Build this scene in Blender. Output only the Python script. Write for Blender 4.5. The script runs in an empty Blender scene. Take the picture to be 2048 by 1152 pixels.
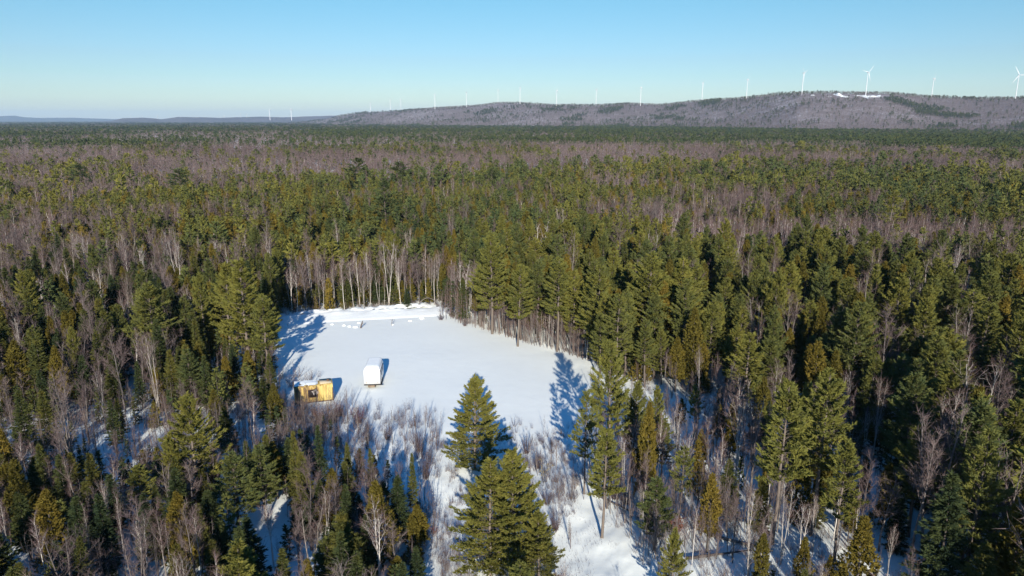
import bpy, math, random
import numpy as np
from math import radians as R, sin, cos, tan, pi

SC = bpy.context.scene
COL = SC.collection

# ------------------------------------------------------------------ camera
CAM_H, PITCH, FPX = 39.0, R(13.4), 1409.0      # camera height, downward tilt, focal length in pixels of a 2048 wide frame
cd = bpy.data.cameras.new('camera')
cam = bpy.data.objects.new('camera', cd); COL.objects.link(cam)
cam.location = (0, 0, CAM_H)
cam.rotation_euler = (pi / 2 - PITCH, 0, 0)
cd.sensor_width = 36.0
cd.lens = 36.0 * FPX / 2048.0
cd.clip_start, cd.clip_end = 1.0, 120000.0
SC.camera = cam

# ------------------------------------------------------------------ sky and sun
SUN_EL, SUN_AZ = R(20.0), R(-2.9)               # SUN_AZ: heading of the shadows, from +Y towards +X
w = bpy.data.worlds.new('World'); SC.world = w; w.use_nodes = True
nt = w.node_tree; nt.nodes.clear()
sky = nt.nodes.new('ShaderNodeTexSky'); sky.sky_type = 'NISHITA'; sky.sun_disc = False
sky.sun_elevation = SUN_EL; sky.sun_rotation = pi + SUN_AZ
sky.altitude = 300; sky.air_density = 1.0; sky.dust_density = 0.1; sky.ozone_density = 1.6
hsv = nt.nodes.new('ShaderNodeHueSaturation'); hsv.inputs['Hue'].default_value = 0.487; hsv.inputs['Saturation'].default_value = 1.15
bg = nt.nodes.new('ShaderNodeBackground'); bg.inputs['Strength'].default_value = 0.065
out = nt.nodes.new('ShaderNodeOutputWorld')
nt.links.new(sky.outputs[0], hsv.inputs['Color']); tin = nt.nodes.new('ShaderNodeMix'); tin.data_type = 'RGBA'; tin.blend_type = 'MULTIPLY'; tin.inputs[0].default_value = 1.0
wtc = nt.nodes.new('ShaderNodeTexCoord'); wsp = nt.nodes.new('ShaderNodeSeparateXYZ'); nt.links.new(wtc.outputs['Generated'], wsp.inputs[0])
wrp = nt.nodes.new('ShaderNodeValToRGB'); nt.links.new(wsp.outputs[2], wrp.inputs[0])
_e = wrp.color_ramp.elements           # cool white balance near the horizon; blue added to unseen overhead sky tints shadows
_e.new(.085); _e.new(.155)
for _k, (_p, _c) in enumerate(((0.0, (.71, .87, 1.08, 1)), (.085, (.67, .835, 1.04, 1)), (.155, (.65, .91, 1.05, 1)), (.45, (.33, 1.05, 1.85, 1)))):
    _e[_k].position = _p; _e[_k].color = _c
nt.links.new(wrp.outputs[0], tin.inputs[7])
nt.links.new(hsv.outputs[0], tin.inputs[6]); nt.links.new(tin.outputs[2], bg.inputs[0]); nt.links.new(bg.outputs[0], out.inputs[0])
sd = bpy.data.lights.new('sun', 'SUN'); sd.energy = 5.0; sd.angle = R(0.5); sd.color = (1.0, 0.93, 0.83)
sun = bpy.data.objects.new('sun', sd); COL.objects.link(sun)
# light travels along (sin az cos el, cos az cos el, -sin el)
import mathutils
ld = mathutils.Vector((sin(SUN_AZ) * cos(SUN_EL), cos(SUN_AZ) * cos(SUN_EL), -sin(SUN_EL)))
sun.rotation_euler = ld.to_track_quat('-Z', 'Y').to_euler()
sun.location = (0, -100, 300)

SC.view_settings.view_transform = 'Standard'; SC.view_settings.look = 'None'
SC.view_settings.exposure = 0.72; SC.view_settings.gamma = 1.0
SC.render.engine = 'CYCLES'
cy = SC.cycles
cy.max_bounces = 4; cy.diffuse_bounces = 2; cy.glossy_bounces = 1; cy.transmission_bounces = 1
cy.volume_bounces = 0; cy.transparent_max_bounces = 4
cy.use_denoising = True

# ------------------------------------------------------------------ helpers
rng = np.random.default_rng(7)
random.seed(7)
CP, SP = cos(PITCH), sin(PITCH)

def at(px, py, z=0.0):
    """the point at height z that the photograph shows at pixel (px, py)"""
    a, b = (px - 1024) / FPX, (576 - py) / FPX
    d = (a, CP + b * SP, -SP + b * CP)
    k = (z - CAM_H) / d[2]
    return (d[0] * k, d[1] * k, z)

def at_dist(px, py, dist):
    """the point seen at (px, py) whose ground distance ahead of the camera is dist"""
    a, b = (px - 1024) / FPX, (576 - py) / FPX
    d = (a, CP + b * SP, -SP + b * CP)
    k = dist / math.hypot(d[0], d[1])
    return (d[0] * k, d[1] * k, CAM_H + d[2] * k)

def proj(x, y, z):
    x, y, z = np.asarray(x, float), np.asarray(y, float), np.asarray(z, float) - CAM_H
    f = y * CP - z * SP
    u = y * SP + z * CP
    f = np.where(f < 0.1, 0.1, f)
    return 1024 + FPX * x / f, 576 - FPX * u / f

def height_for(px, py_base, py_top):
    x, y, _ = at(px, py_base)
    b = (576 - py_top) / FPX
    k = y / (CP + b * SP)
    return CAM_H + k * (-SP + b * CP)

def _hash(ix, iy, seed):
    n = (ix.astype(np.int64) * 374761393 + iy.astype(np.int64) * 668265263 + seed * 974634777) & 0x7fffffff
    n = ((n ^ (n >> 13)) * 1274126177) & 0x7fffffff
    return ((n ^ (n >> 16)) & 0xffff) / 65535.0

def vnoise(x, y, seed=0):
    x, y = np.asarray(x, float), np.asarray(y, float)
    ix, iy = np.floor(x), np.floor(y)
    fx, fy = x - ix, y - iy
    fx, fy = fx * fx * (3 - 2 * fx), fy * fy * (3 - 2 * fy)
    a, b = _hash(ix, iy, seed), _hash(ix + 1, iy, seed)
    c, d = _hash(ix, iy + 1, seed), _hash(ix + 1, iy + 1, seed)
    return (a * (1 - fx) + b * fx) * (1 - fy) + (c * (1 - fx) + d * fx) * fy

def fnoise(x, y, seed=0, o=3):
    s, a, t = 0, 1.0, 0
    for k in range(o):
        s = s + a * vnoise(np.asarray(x) * 2 ** k, np.asarray(y) * 2 ** k, seed + 17 * k); t += a; a *= .5
    return s / t

def inside(poly, x, y):
    x, y = np.asarray(x, float), np.asarray(y, float)
    r = np.zeros(x.shape, bool)
    n = len(poly)
    for i in range(n):
        x0, y0 = poly[i]; x1, y1 = poly[(i + 1) % n]
        c = ((y0 > y) != (y1 > y)) & (x < (x1 - x0) * (y - y0) / ((y1 - y0) or 1e-9) + x0)
        r ^= c
    return r

def tag(o, label=None, cat=None, group=None, kind=None):
    if label: o['label'] = label
    if cat: o['category'] = cat
    if group: o['group'] = group
    if kind: o['kind'] = kind
    return o

def make_mesh(name, V, F, mats, mi=None, tint=None):
    """V n x 3; F m x 3 triangles (or list of polygons)"""
    me = bpy.data.meshes.new(name)
    V = np.asarray(V, np.float32)
    if isinstance(F, np.ndarray):
        k = F.shape[1]
        me.vertices.add(len(V)); me.vertices.foreach_set('co', V.ravel())
        me.loops.add(F.size); me.loops.foreach_set('vertex_index', F.astype(np.int32).ravel())
        me.polygons.add(len(F)); me.polygons.foreach_set('loop_start', np.arange(0, F.size, k, dtype=np.int32))
    else:
        me.from_pydata([tuple(map(float, v)) for v in V], [], F)
    for m in mats: me.materials.append(m)
    if mi is not None:
        me.polygons.foreach_set('material_index', np.asarray(mi, np.int32))
    if tint is not None:
        a = me.attributes.new('tint', 'FLOAT', 'POINT'); a.data.foreach_set('value', np.asarray(tint, np.float32))
    me.update(calc_edges=True)
    return me

def link(name, me, parent=None):
    o = bpy.data.objects.new(name, me); COL.objects.link(o)
    if parent is not None: o.parent = parent
    return o

def empty(name, loc, rz=0.0, sc=1.0):
    o = bpy.data.objects.new(name, None); COL.objects.link(o)
    o.location = loc; o.rotation_euler = (0, 0, rz)
    o.scale = (sc, sc, sc) if not isinstance(sc, tuple) else sc
    o.empty_display_size = .3
    return o

class Geo:
    def __init__(self): self.V, self.F, self.n = [], [], 0
    def add(self, V, F):
        V = np.asarray(V, float).reshape(-1, 3); F = np.asarray(F, int).reshape(-1, 3)
        self.V.append(V); self.F.append(F + self.n); self.n += len(V)
    def arrays(self):
        if not self.V: return np.zeros((0, 3)), np.zeros((0, 3), int)
        return np.concatenate(self.V), np.concatenate(self.F)
    def tube(self, P, rad, sides=5):
        P = np.asarray(P, float); n = len(P)
        t = np.gradient(P, axis=0); t /= np.linalg.norm(t, axis=1)[:, None] + 1e-9
        ref = np.where(np.abs(t[:, 2:3]) > .9, np.array([[1., 0, 0]]), np.array([[0, 0, 1.]]))
        u = np.cross(t, ref); u /= np.linalg.norm(u, axis=1)[:, None] + 1e-9
        v = np.cross(t, u)
        a = np.arange(sides) * 2 * pi / sides
        ring = P[:, None] + np.asarray(rad)[:, None, None] * (np.cos(a)[None, :, None] * u[:, None] + np.sin(a)[None, :, None] * v[:, None])
        V = ring.reshape(-1, 3); F = []
        for i in range(n - 1):
            for j in range(sides):
                p, q = i * sides + j, i * sides + (j + 1) % sides
                F += [(p, q, q + sides), (p, q + sides, p + sides)]
        self.add(V, F)
    def tris(self, A, B, C):
        n = len(A)
        V = np.stack([A, B, C], 1).reshape(-1, 3)
        self.add(V, np.arange(3 * n).reshape(-1, 3))

def unit(v):
    v = np.asarray(v, float)
    return v / (np.linalg.norm(v, axis=-1, keepdims=True) + 1e-9)

# ------------------------------------------------------------------ materials
def new_mat(name, rough=1.0, spec=0.0):
    m = bpy.data.materials.new(name); m.use_nodes = True
    n = m.node_tree.nodes; b = n['Principled BSDF']
    b.inputs['Roughness'].default_value = rough
    b.inputs['Specular IOR Level'].default_value = spec
    return m, m.node_tree, b

def ramp(nt, src, stops):
    r = nt.nodes.new('ShaderNodeValToRGB')
    e = r.color_ramp.elements
    while len(e) < len(stops): e.new(0.5)
    for k, (p, c) in enumerate(stops):
        e[k].position = p; e[k].color = (*c, 1)
    nt.links.new(src, r.inputs[0])
    return r.outputs[0]

def noise(nt, scale, detail=3, coord='Object', rough=.55):
    tc = nt.nodes.new('ShaderNodeTexCoord')
    n = nt.nodes.new('ShaderNodeTexNoise'); n.inputs['Scale'].default_value = scale
    n.inputs['Detail'].default_value = detail; n.inputs['Roughness'].default_value = rough
    nt.links.new(tc.outputs[coord], n.inputs['Vector'])
    return n.outputs['Fac']

def math_node(nt, op, a, b=None, clamp=False):
    n = nt.nodes.new('ShaderNodeMath'); n.operation = op; n.use_clamp = clamp
    for i, x in enumerate((a, b)):
        if x is None: continue
        if isinstance(x, (int, float)): n.inputs[i].default_value = x
        else: nt.links.new(x, n.inputs[i])
    return n.outputs[0]

def tree_random(nt):
    at_ = nt.nodes.new('ShaderNodeAttribute'); at_.attribute_name = 'tint'
    ob = nt.nodes.new('ShaderNodeAttribute'); ob.attribute_type = 'OBJECT'; ob.attribute_name = 'tone'
    return math_node(nt, 'ADD', at_.outputs['Fac'], ob.outputs['Fac'])

def foliage_mat(name, stops, clump=.9, trans=.18):
    """needle colour: each tree has its own tone, clumps inside it vary"""
    m = bpy.data.materials.new(name); m.use_nodes = True
    nt = m.node_tree; nt.nodes.clear()
    r = tree_random(nt)
    n = noise(nt, clump, 2)
    mix = math_node(nt, 'ADD', math_node(nt, 'MULTIPLY', r, .72), math_node(nt, 'MULTIPLY', math_node(nt, 'SUBTRACT', n, .36), 1.0), clamp=True)
    c = ramp(nt, mix, stops)
    d = nt.nodes.new('ShaderNodeBsdfDiffuse'); t = nt.nodes.new('ShaderNodeBsdfTranslucent')
    nt.links.new(c, d.inputs[0]); nt.links.new(c, t.inputs[0])
    mx = nt.nodes.new('ShaderNodeMixShader'); mx.inputs[0].default_value = trans
    nt.links.new(d.outputs[0], mx.inputs[1]); nt.links.new(t.outputs[0], mx.inputs[2])
    o = nt.nodes.new('ShaderNodeOutputMaterial'); nt.links.new(mx.outputs[0], o.inputs[0])
    return m

def bark_mat(name, stops, scale=3.0, coord='Object'):
    m = bpy.data.materials.new(name); m.use_nodes = True
    nt = m.node_tree; nt.nodes.clear()
    r = tree_random(nt); n = noise(nt, scale, 3, coord)
    mix = math_node(nt, 'ADD', math_node(nt, 'MULTIPLY', r, .5), math_node(nt, 'MULTIPLY', n, .55), clamp=True)
    c = ramp(nt, mix, stops)
    d = nt.nodes.new('ShaderNodeBsdfDiffuse'); nt.links.new(c, d.inputs[0])
    o = nt.nodes.new('ShaderNodeOutputMaterial'); nt.links.new(d.outputs[0], o.inputs[0])
    return m

M = {}
M['pine'] = foliage_mat('pine needles', [(0.0, (.056, .084, .038)), (.42, (.104, .114, .036)), (.8, (.152, .148, .034)), (1.0, (.196, .178, .042))])
M['spruce'] = foliage_mat('spruce needles', [(0.0, (.030, .048, .026)), (.5, (.062, .074, .026)), (.85, (.104, .100, .026)), (1.0, (.135, .118, .028))])
M['cedar'] = foliage_mat('cedar sprays', [(0.0, (0.076, 0.069, 0.018)), (.5, (0.112, 0.092, 0.019)), (.85, (0.146, 0.109, 0.022)), (1.0, (0.178, 0.129, 0.028))])
M['pine_bark'] = bark_mat('pine bark', [(0.2, (.070, .056, .046)), (.8, (.17, .14, .115))])
M['spruce_bark'] = bark_mat('spruce bark', [(0.2, (.06, .05, .043)), (.8, (.14, .12, .10))])
M['birch_bark'] = bark_mat('birch bark', [(0.2, (.13, .11, .095)), (.45, (.27, .24, .205)), (.8, (.60, .56, .50))], 2.2)
M['grey_bark'] = bark_mat('grey bark', [(0.2, (.075, .063, .058)), (.8, (.19, .165, .15))])
M['twigs'] = bark_mat('bare twigs', [(0.1, (.085, .060, .058)), (.5, (.13, .095, .090)), (.9, (.19, .145, .132))], 1.0)
M['birch_twigs'] = bark_mat('birch twigs', [(0.1, (.090, .058, .054)), (.9, (.17, .115, .105))], 1.0)
M['brush'] = bark_mat('brush stems', [(0.1, (.075, .050, .046)), (.5, (.135, .100, .088)), (.9, (.20, .15, .12))], .6)
M['red_brush'] = bark_mat('red brush stems', [(0.1, (.13, .045, .035)), (.9, (.22, .085, .06))], .6)
M['rust_leaves'] = bark_mat('rusty leaves', [(0.1, (.16, .055, .03)), (.9, (.26, .11, .055))], .9)
M['dead_wood'] = bark_mat('dead wood', [(0.1, (.22, .19, .165)), (.9, (.42, .38, .34))])

def snow_mat(name, base=(.81, .835, .765), bump=.12, scale=.5):
    m, nt, b = new_mat(name, .75, .15)
    n1 = noise(nt, .035, 4, 'Object'); n2 = noise(nt, .6, 4, 'Object')
    f = math_node(nt, 'ADD', math_node(nt, 'MULTIPLY', n1, .6), math_node(nt, 'MULTIPLY', n2, .4))
    c = ramp(nt, f, [(.25, tuple(x * .93 for x in base)), (.7, base)])
    nt.links.new(c, b.inputs['Base Color'])
    bn = noise(nt, scale, 5, 'Object', .65); bp = nt.nodes.new('ShaderNodeBump'); bp.inputs['Strength'].default_value = bump; bp.inputs['Distance'].default_value = .4
    nt.links.new(bn, bp.inputs['Height']); nt.links.new(bp.outputs[0], b.inputs['Normal'])
    return m
M['fresh_snow'] = snow_mat('packed bright snow', (.82, .84, .79), .1, 1.5)

# ------------------------------------------------------------------ terrain
OPEN_PX = [(556, 634), (620, 626), (720, 621), (868, 611), (884, 632), (960, 655), (1050, 684), (1120, 699), (1182, 722), (1186, 770), (1140, 840),
           (1122, 905), (1150, 965), (1222, 1040), (1300, 1152), (1330, 1250), (840, 1250), (850, 1152), (838, 1000), (850, 910), (832, 862), (760, 832),
           (690, 826), (600, 834), (566, 815), (548, 740)]
OPEN = [at(*p)[:2] for p in OPEN_PX]
FIELD = [at(*p)[:2] for p in [(556, 640), (868, 620), (1182, 722), (1150, 830), (1120, 880), (850, 860), (760, 826), (566, 815), (548, 740)]]

def sstep(a, b, x):
    t = np.clip((np.asarray(x, float) - a) / (b - a), 0, 1); return t * t * (3 - 2 * t)

_fx = np.array([p[0] for p in FIELD]); _fy = np.array([p[1] for p in FIELD])
FC = (_fx.mean(), _fy.mean())
def field_soft(x, y):
    """1 over the mown field, 0 in rough ground, soft edge"""
    s = 0
    for dx, dy in ((0, 0), (2.2, 0), (-2.2, 0), (0, 2.2), (0, -2.2)):
        s = s + inside(FIELD, np.asarray(x) + dx, np.asarray(y) + dy)
    return s / 5.0

def ground_z(x, y):
    x, y = np.asarray(x, float), np.asarray(y, float)
    r = np.hypot(x, y)
    far = np.clip(1 - r / 1500, 0, 1)
    rough = (fnoise(x / 6.0, y / 6.0, 3) - .5) * 1.0 + (fnoise(x / 1.7, y / 1.7, 5) - .5) * .38
    soft = (fnoise(x / 14.0, y / 14.0, 9) - .5) * .22
    k = field_soft(x, y)
    big = (fnoise(x / 90, y / 90, 11) - .5) * 2.2 * sstep(150, 320, r)
    return (rough * (1 - k) + soft * k + big) * far

# one ground sheet, dense near the camera and reaching the horizon
def build_ground():
    rad = [0.0]; r = 8.0
    while r < 30000:
        rad.append(r); r *= 1.013 if r < 400 else 1.035
    NA = 620
    # finer towards the view
    t = np.linspace(-1, 1, NA, endpoint=False)
    az = pi * (0.30 * t + 0.70 * t ** 3)
    rr = np.array(rad[1:])
    A, RR = np.meshgrid(az, rr)
    X, Y = RR * np.sin(A), RR * np.cos(A)
    Z = ground_z(X, Y)
    V = np.stack([X, Y, Z], -1).reshape(-1, 3)
    nr = len(rr)
    i, j = np.meshgrid(np.arange(nr - 1), np.arange(NA), indexing='ij')
    p = (i * NA + j).ravel(); q = (i * NA + (j + 1) % NA).ravel()
    F = np.concatenate([np.stack([p, p + NA, q + NA], 1), np.stack([p, q + NA, q], 1)])
    V = np.concatenate([V, [[0, 0, 0]]]); c = len(V) - 1
    jj = np.arange(NA)
    F = np.concatenate([F, np.stack([np.full(NA, c), jj, (jj + 1) % NA], 1)])
    return make_mesh('snowy_ground', V, F, [snow_mat('snow')])
tag(link('ground', build_ground()), 'snow covered ground of the clearing and forest floor', kind='structure')

# ridge to the right: crest seen at these pixels, at these distances
CREST = [(560, 243, 8600), (620, 240, 8400), (655, 236.5, 8000), (680, 229, 7600), (720, 223, 7000), (800, 220, 6300), (870, 214, 5700), (950, 209.5, 5450), (1000, 203.5, 5300),
         (1040, 203.5, 5100), (1100, 207.5, 4900), (1200, 208, 4800), (1260, 205, 4600), (1320, 207.5, 4500), (1400, 199, 4350), (1450, 196, 4150), (1500, 192, 3950),
         (1550, 186, 3750), (1600, 183.5, 3550), (1650, 182, 3500), (1720, 183, 3500), (1780, 183, 3520), (1850, 190, 3560), (1950, 194, 3520), (2048, 193, 3420),
         (2200, 186, 3350), (2500, 190, 3300), (3100, 215, 3300), (3800, 242, 3400)]
_caz, _cr, _ch = [], [], []
for px, py, d in CREST:
    p = at_dist(px, py, d)
    _caz.append(math.atan2(p[0], p[1])); _cr.append(d); _ch.append(max(p[2], 2.0) - 10.0)     # minus the trees that stand on it
_caz, _cr, _ch = map(np.array, (_caz, _cr, _ch))
def ridge_z(x, y):
    x, y = np.asarray(x, float), np.asarray(y, float)
    az, r = np.arctan2(x, y), np.hypot(x, y)
    rc = np.interp(az, _caz, _cr); hc = np.interp(az, _caz, _ch)
    edge = sstep(_caz[0], _caz[0] + .05, az) * (1 - sstep(_caz[-1] - .1, _caz[-1], az))
    b0 = rc * .70
    t = (r - b0) / (rc - b0)
    up = sstep(0, 1, t) * .80 + .20 * np.clip(t, 0, 1)
    dn = 1 - .75 * sstep(1.0, 2.1, t)
    n = (fnoise(x / 420, y / 420, 31, 3) - .5) * 46 * np.clip(t, 0, 1) * (1 - np.clip(t, 0, 1)) * 3.0
    return (hc * np.where(t < 1, up, dn) + n) * edge - 3.0 * (1 - sstep(0, .1, t))
RIDGE_AZ = (_caz[0], _caz[-1])

def polar_patch(name, az0, az1, na, r0, r1, nr, zf, mat):
    az = np.linspace(az0, az1, na); rr = np.geomspace(r0, r1, nr) if not callable(r0) else None
    A, T = np.meshgrid(az, np.linspace(0, 1, nr))
    RR = (r0(A) + (r1(A) - r0(A)) * T) if callable(r0) else r0 + (r1 - r0) * T
    X, Y = RR * np.sin(A), RR * np.cos(A)
    V = np.stack([X, Y, zf(X, Y)], -1).reshape(-1, 3)
    i, j = np.meshgrid(np.arange(nr - 1), np.arange(na - 1), indexing='ij')
    p = (i * na + j).ravel()
    F = np.concatenate([np.stack([p, p + na, p + na + 1], 1), np.stack([p, p + na + 1, p + 1], 1)])
    return make_mesh(name, V, F, [mat])

def hill_mat(name, stops, scale, bump=6.0, coord_scale=(1, 1, 1)):
    m, nt, b = new_mat(name, 1.0, 0.0)
    n1 = noise(nt, scale, 6, 'Object', .7); n2 = noise(nt, scale * .12, 3, 'Object')
    f = math_node(nt, 'ADD', math_node(nt, 'MULTIPLY', n1, .55), math_node(nt, 'MULTIPLY', n2, .45))
    nt.links.new(ramp(nt, f, stops), b.inputs['Base Color'])
    bp = nt.nodes.new('ShaderNodeBump'); bp.inputs['Strength'].default_value = 1.0; bp.inputs['Distance'].default_value = bump
    nt.links.new(n1, bp.inputs['Height']); nt.links.new(bp.outputs[0], b.inputs['Normal'])
    return m

# the ridge's own floor: leaf litter, trunks and patchy snow under the bare woods
ridge_floor = hill_mat('ridge woodland floor', [(.3, (.14, .11, .105)), (.52, (.21, .175, .17)), (.68, (.42, .39, .39))], .02, 3.0)
tag(link('ridge', polar_patch('ridge', RIDGE_AZ[0], RIDGE_AZ[1], 520, lambda a: np.interp(a, _caz, _cr) * .69, lambda a: np.interp(a, _caz, _cr) * 1.9, 110, ridge_z, ridge_floor)),
    'long wooded ridge on the right carrying the wind turbines', kind='structure')

def hill_band(name, pts, dist, depth, mat, label, seed):
    """a line of hills whose crest is seen through these pixels at this distance"""
    P = [at_dist(px, py, dist) for px, py in pts]
    az = np.array([math.atan2(p[0], p[1]) for p in P]); hz = np.array([p[2] for p in P])
    def zf(x, y):
        a, r = np.arctan2(x, y), np.hypot(x, y)
        t = (r - dist) / depth
        return np.interp(a, az, hz) * np.exp(-(t * 2.2) ** 2) - 4 + (fnoise(x / 240, y / 240, seed) - .5) * 14 * np.exp(-(t * 2) ** 2)
    me = polar_patch(name, az[0], az[-1], 360, dist - depth, dist + depth, 40, zf, mat)
    return tag(link(name, me), label, kind='structure')
hill_band('purple_hills', [(150, 246), (225, 241), (246, 235.5), (285, 234.5), (322, 238), (358, 233.5), (400, 233.5), (440, 235.5), (490, 233.5), (520, 232.5), (560, 234), (620, 232.5), (660, 231), (720, 231), (800, 236), (900, 244)],
          11500, 1700, hill_mat('far bare woods', [(.3, (.06, .06, .07)), (.6, (.13, .115, .13)), (.8, (.2, .18, .2))], .01, 5.0), 'low purple grey hills on the left horizon with tiny turbines', 51)
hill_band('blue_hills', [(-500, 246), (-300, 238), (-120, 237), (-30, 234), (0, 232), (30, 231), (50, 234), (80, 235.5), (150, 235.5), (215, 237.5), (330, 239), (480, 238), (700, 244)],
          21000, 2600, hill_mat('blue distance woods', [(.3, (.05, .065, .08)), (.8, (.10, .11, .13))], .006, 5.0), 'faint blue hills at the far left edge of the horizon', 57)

# ------------------------------------------------------------------ tree builders: each gives (trunk V, F), (crown V, F) for a tree of height H
def curve_pts(p0, d, L, bend, n, rg, jit=.0):
    s = np.linspace(0, 1, n)[:, None]
    P = p0 + d * L * s + np.array([0, 0, 1.0]) * bend * L * s ** 2
    P[1:] += rg.normal(0, jit * L, (n - 1, 3))
    return P

def blades(g, pos, dirs, length, width, rg):
    """needle tufts and twigs: one narrow triangle each"""
    side = unit(np.cross(dirs, rg.normal(0, 1, dirs.shape)))
    wv = side * np.asarray(width).reshape(-1, 1) * .5
    g.tris(pos - wv, pos + wv, pos + dirs * np.asarray(length).reshape(-1, 1))

def pine(seed, H=14., base=.22, Rad=2.6, det=1.0, sparse=0.0, lod=False, flat=.0, taper=.60, fine=1.0):
    rg = np.random.default_rng(seed)
    tr, cr = Geo(), Geo()
    lean = rg.normal(0, .012, 2)
    zs = np.linspace(0, H * .985, 9)
    path = np.stack([lean[0] * zs + rg.normal(0, .03, 9), lean[1] * zs + rg.normal(0, .03, 9), zs], 1)
    r0 = .0115 * H
    tr.tube(path, r0 * (1 - zs / H) ** .8 + .012, 3 if lod else 7)
    zb = base * H; z = zb
    big = 1.0 if not lod else 1.0 / math.sqrt(max(det, .02))
    while z < H * .985:
        t = (z - zb) / (H - zb)
        prof = (1 - t) ** taper * (.62 + .38 * min(1, t / .22)) + .04
        nb = rg.integers(4, 7) if not lod else rg.integers(3, 5)
        a0 = rg.uniform(0, 2 * pi)
        for k in range(nb):
            if rg.random() < .06 + sparse: continue
            a = a0 + k * 2 * pi / nb + rg.normal(0, .25)
            L = Rad * prof * rg.uniform(.62, 1.18)
            el = (.10 + .90 * t ** 1.3) * (1 - flat) + rg.normal(0, .10)
            o = np.array([cos(a), sin(a), 0.0]); d = unit(o * cos(el) + np.array([0, 0, sin(el)]))
            p0 = np.array([np.interp(z, zs, path[:, 0]), np.interp(z, zs, path[:, 1]), z + rg.normal(0, .12)])
            bend = rg.uniform(.10, .30) * (1 - flat * .6)
            if not lod:
                P = curve_pts(p0, d, L, bend, 4, rg, .012)
                tr.tube(P, np.array([.026, .02, .013, .004]) * H / 14 * (.5 + prof), 3)
            n = max(2 if det > .05 else 1, int(13 / fine * L * det * (1 - .3 * sparse)))
            s = rg.uniform(.22, 1.0, n) ** .75
            lat = np.cross(o, [0, 0, 1.0])
            off = rg.uniform(-1, 1, n) * .30 * L * (1.12 - s) * 1.15
            pos = p0 + d * (L * s)[:, None] + np.array([0, 0, 1.]) * (bend * L * s ** 2 + rg.normal(0, .06, n))[:, None] + lat * off[:, None]
            K = 4 if not lod else 2
            pos = np.repeat(pos, K, 0); offr = np.repeat(off, K)
            dd = unit(o * .75 + np.array([0, 0, .62]) + lat * np.sign(offr)[:, None] * .45 + rg.normal(0, .42, pos.shape))
            sz = .42 * fine * rg.uniform(.7, 1.25, len(pos)) * (H / 14) ** .4 * (big if lod else 1)
            blades(cr, pos - dd * (sz * .2)[:, None], dd, sz, sz * (.36 if not lod else .55), rg)
        z += H * .037 * rg.uniform(.75, 1.3) * (1 - .45 * t) * (1 if not lod else min(2.0 if det > .05 else 4.5, big * .8))
    # leader
    n = 8 if not lod else 2
    dd = unit(np.array([0, 0, 1.]) + rg.normal(0, .35, (n, 3)))
    blades(cr, np.tile(path[-1], (n, 1)), dd, np.full(n, .5 * (H / 14)), np.full(n, .16), rg)
    return tr.arrays(), cr.arrays()

def spruce(seed, H=10., base=.08, Rad=1.5, det=1.0, lod=False, droop=.25):
    rg = np.random.default_rng(seed)
    tr, cr = Geo(), Geo()
    zs = np.linspace(0, H * .99, 6)
    path = np.stack([rg.normal(0, .012, 6) * zs ** .5, rg.normal(0, .012, 6) * zs ** .5, zs], 1)
    tr.tube(path, .010 * H * (1 - zs / H) + .01, 3 if lod else 6)
    zb = base * H; z = zb
    big = 1.0 if not lod else 1.0 / math.sqrt(max(det, .02))
    while z < H * .985:
        t = (z - zb) / (H - zb)
        prof = (1 - t) ** .85 * (.75 + .25 * min(1, t / .12)) + .035
        nb = rg.integers(6, 9) if not lod else rg.integers(3, 5)
        a0 = rg.uniform(0, 2 * pi)
        for k in range(nb):
            if rg.random() < .05: continue
            a = a0 + k * 2 * pi / nb + rg.normal(0, .3)
            L = Rad * prof * rg.uniform(.65, 1.15)
            el = -droop + (droop + .75) * t + rg.normal(0, .08)
            o = np.array([cos(a), sin(a), 0.0]); d = unit(o * cos(el) + np.array([0, 0, sin(el)]))
            p0 = np.array([0, 0, z + rg.normal(0, .07)])
            lat = np.cross(o, [0, 0, 1.0])
            n = max(2 if det > .05 else 1, int((9 * L + 2) * det))
            s = rg.uniform(.12, 1.0, n) ** .8
            off = rg.uniform(-1, 1, n) * .34 * L * (1.1 - s)
            pos = p0 + d * (L * s)[:, None] + lat * off[:, None] + np.array([0, 0, 1.]) * (.14 * L * s ** 2 + rg.normal(0, .03, n))[:, None]
            K = 3 if not lod else 2
            pos = np.repeat(pos, K, 0); offr = np.repeat(off, K)
            dd = unit(o * .9 + lat * np.sign(offr)[:, None] * .5 + np.array([0, 0, -.10 + .5 * t]) + rg.normal(0, .38, pos.shape))
            sz = .34 * rg.uniform(.7, 1.25, len(pos)) * (H / 10) ** .4 * (big if lod else 1)
            blades(cr, pos - dd * (sz * .2)[:, None], dd, sz, sz * (.42 if not lod else .6), rg)
        z += H * .030 * rg.uniform(.8, 1.25) * (1 - .3 * t) * (1 if not lod else min(2.4 if det > .05 else 5, big * .85))
    n = 6 if not lod else 2
    dd = unit(np.array([0, 0, 1.]) + rg.normal(0, .2, (n, 3)))
    blades(cr, np.tile([0, 0, H * .96], (n, 1)), dd, np.full(n, .055 * H), np.full(n, .12), rg)
    return tr.arrays(), cr.arrays()

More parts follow.
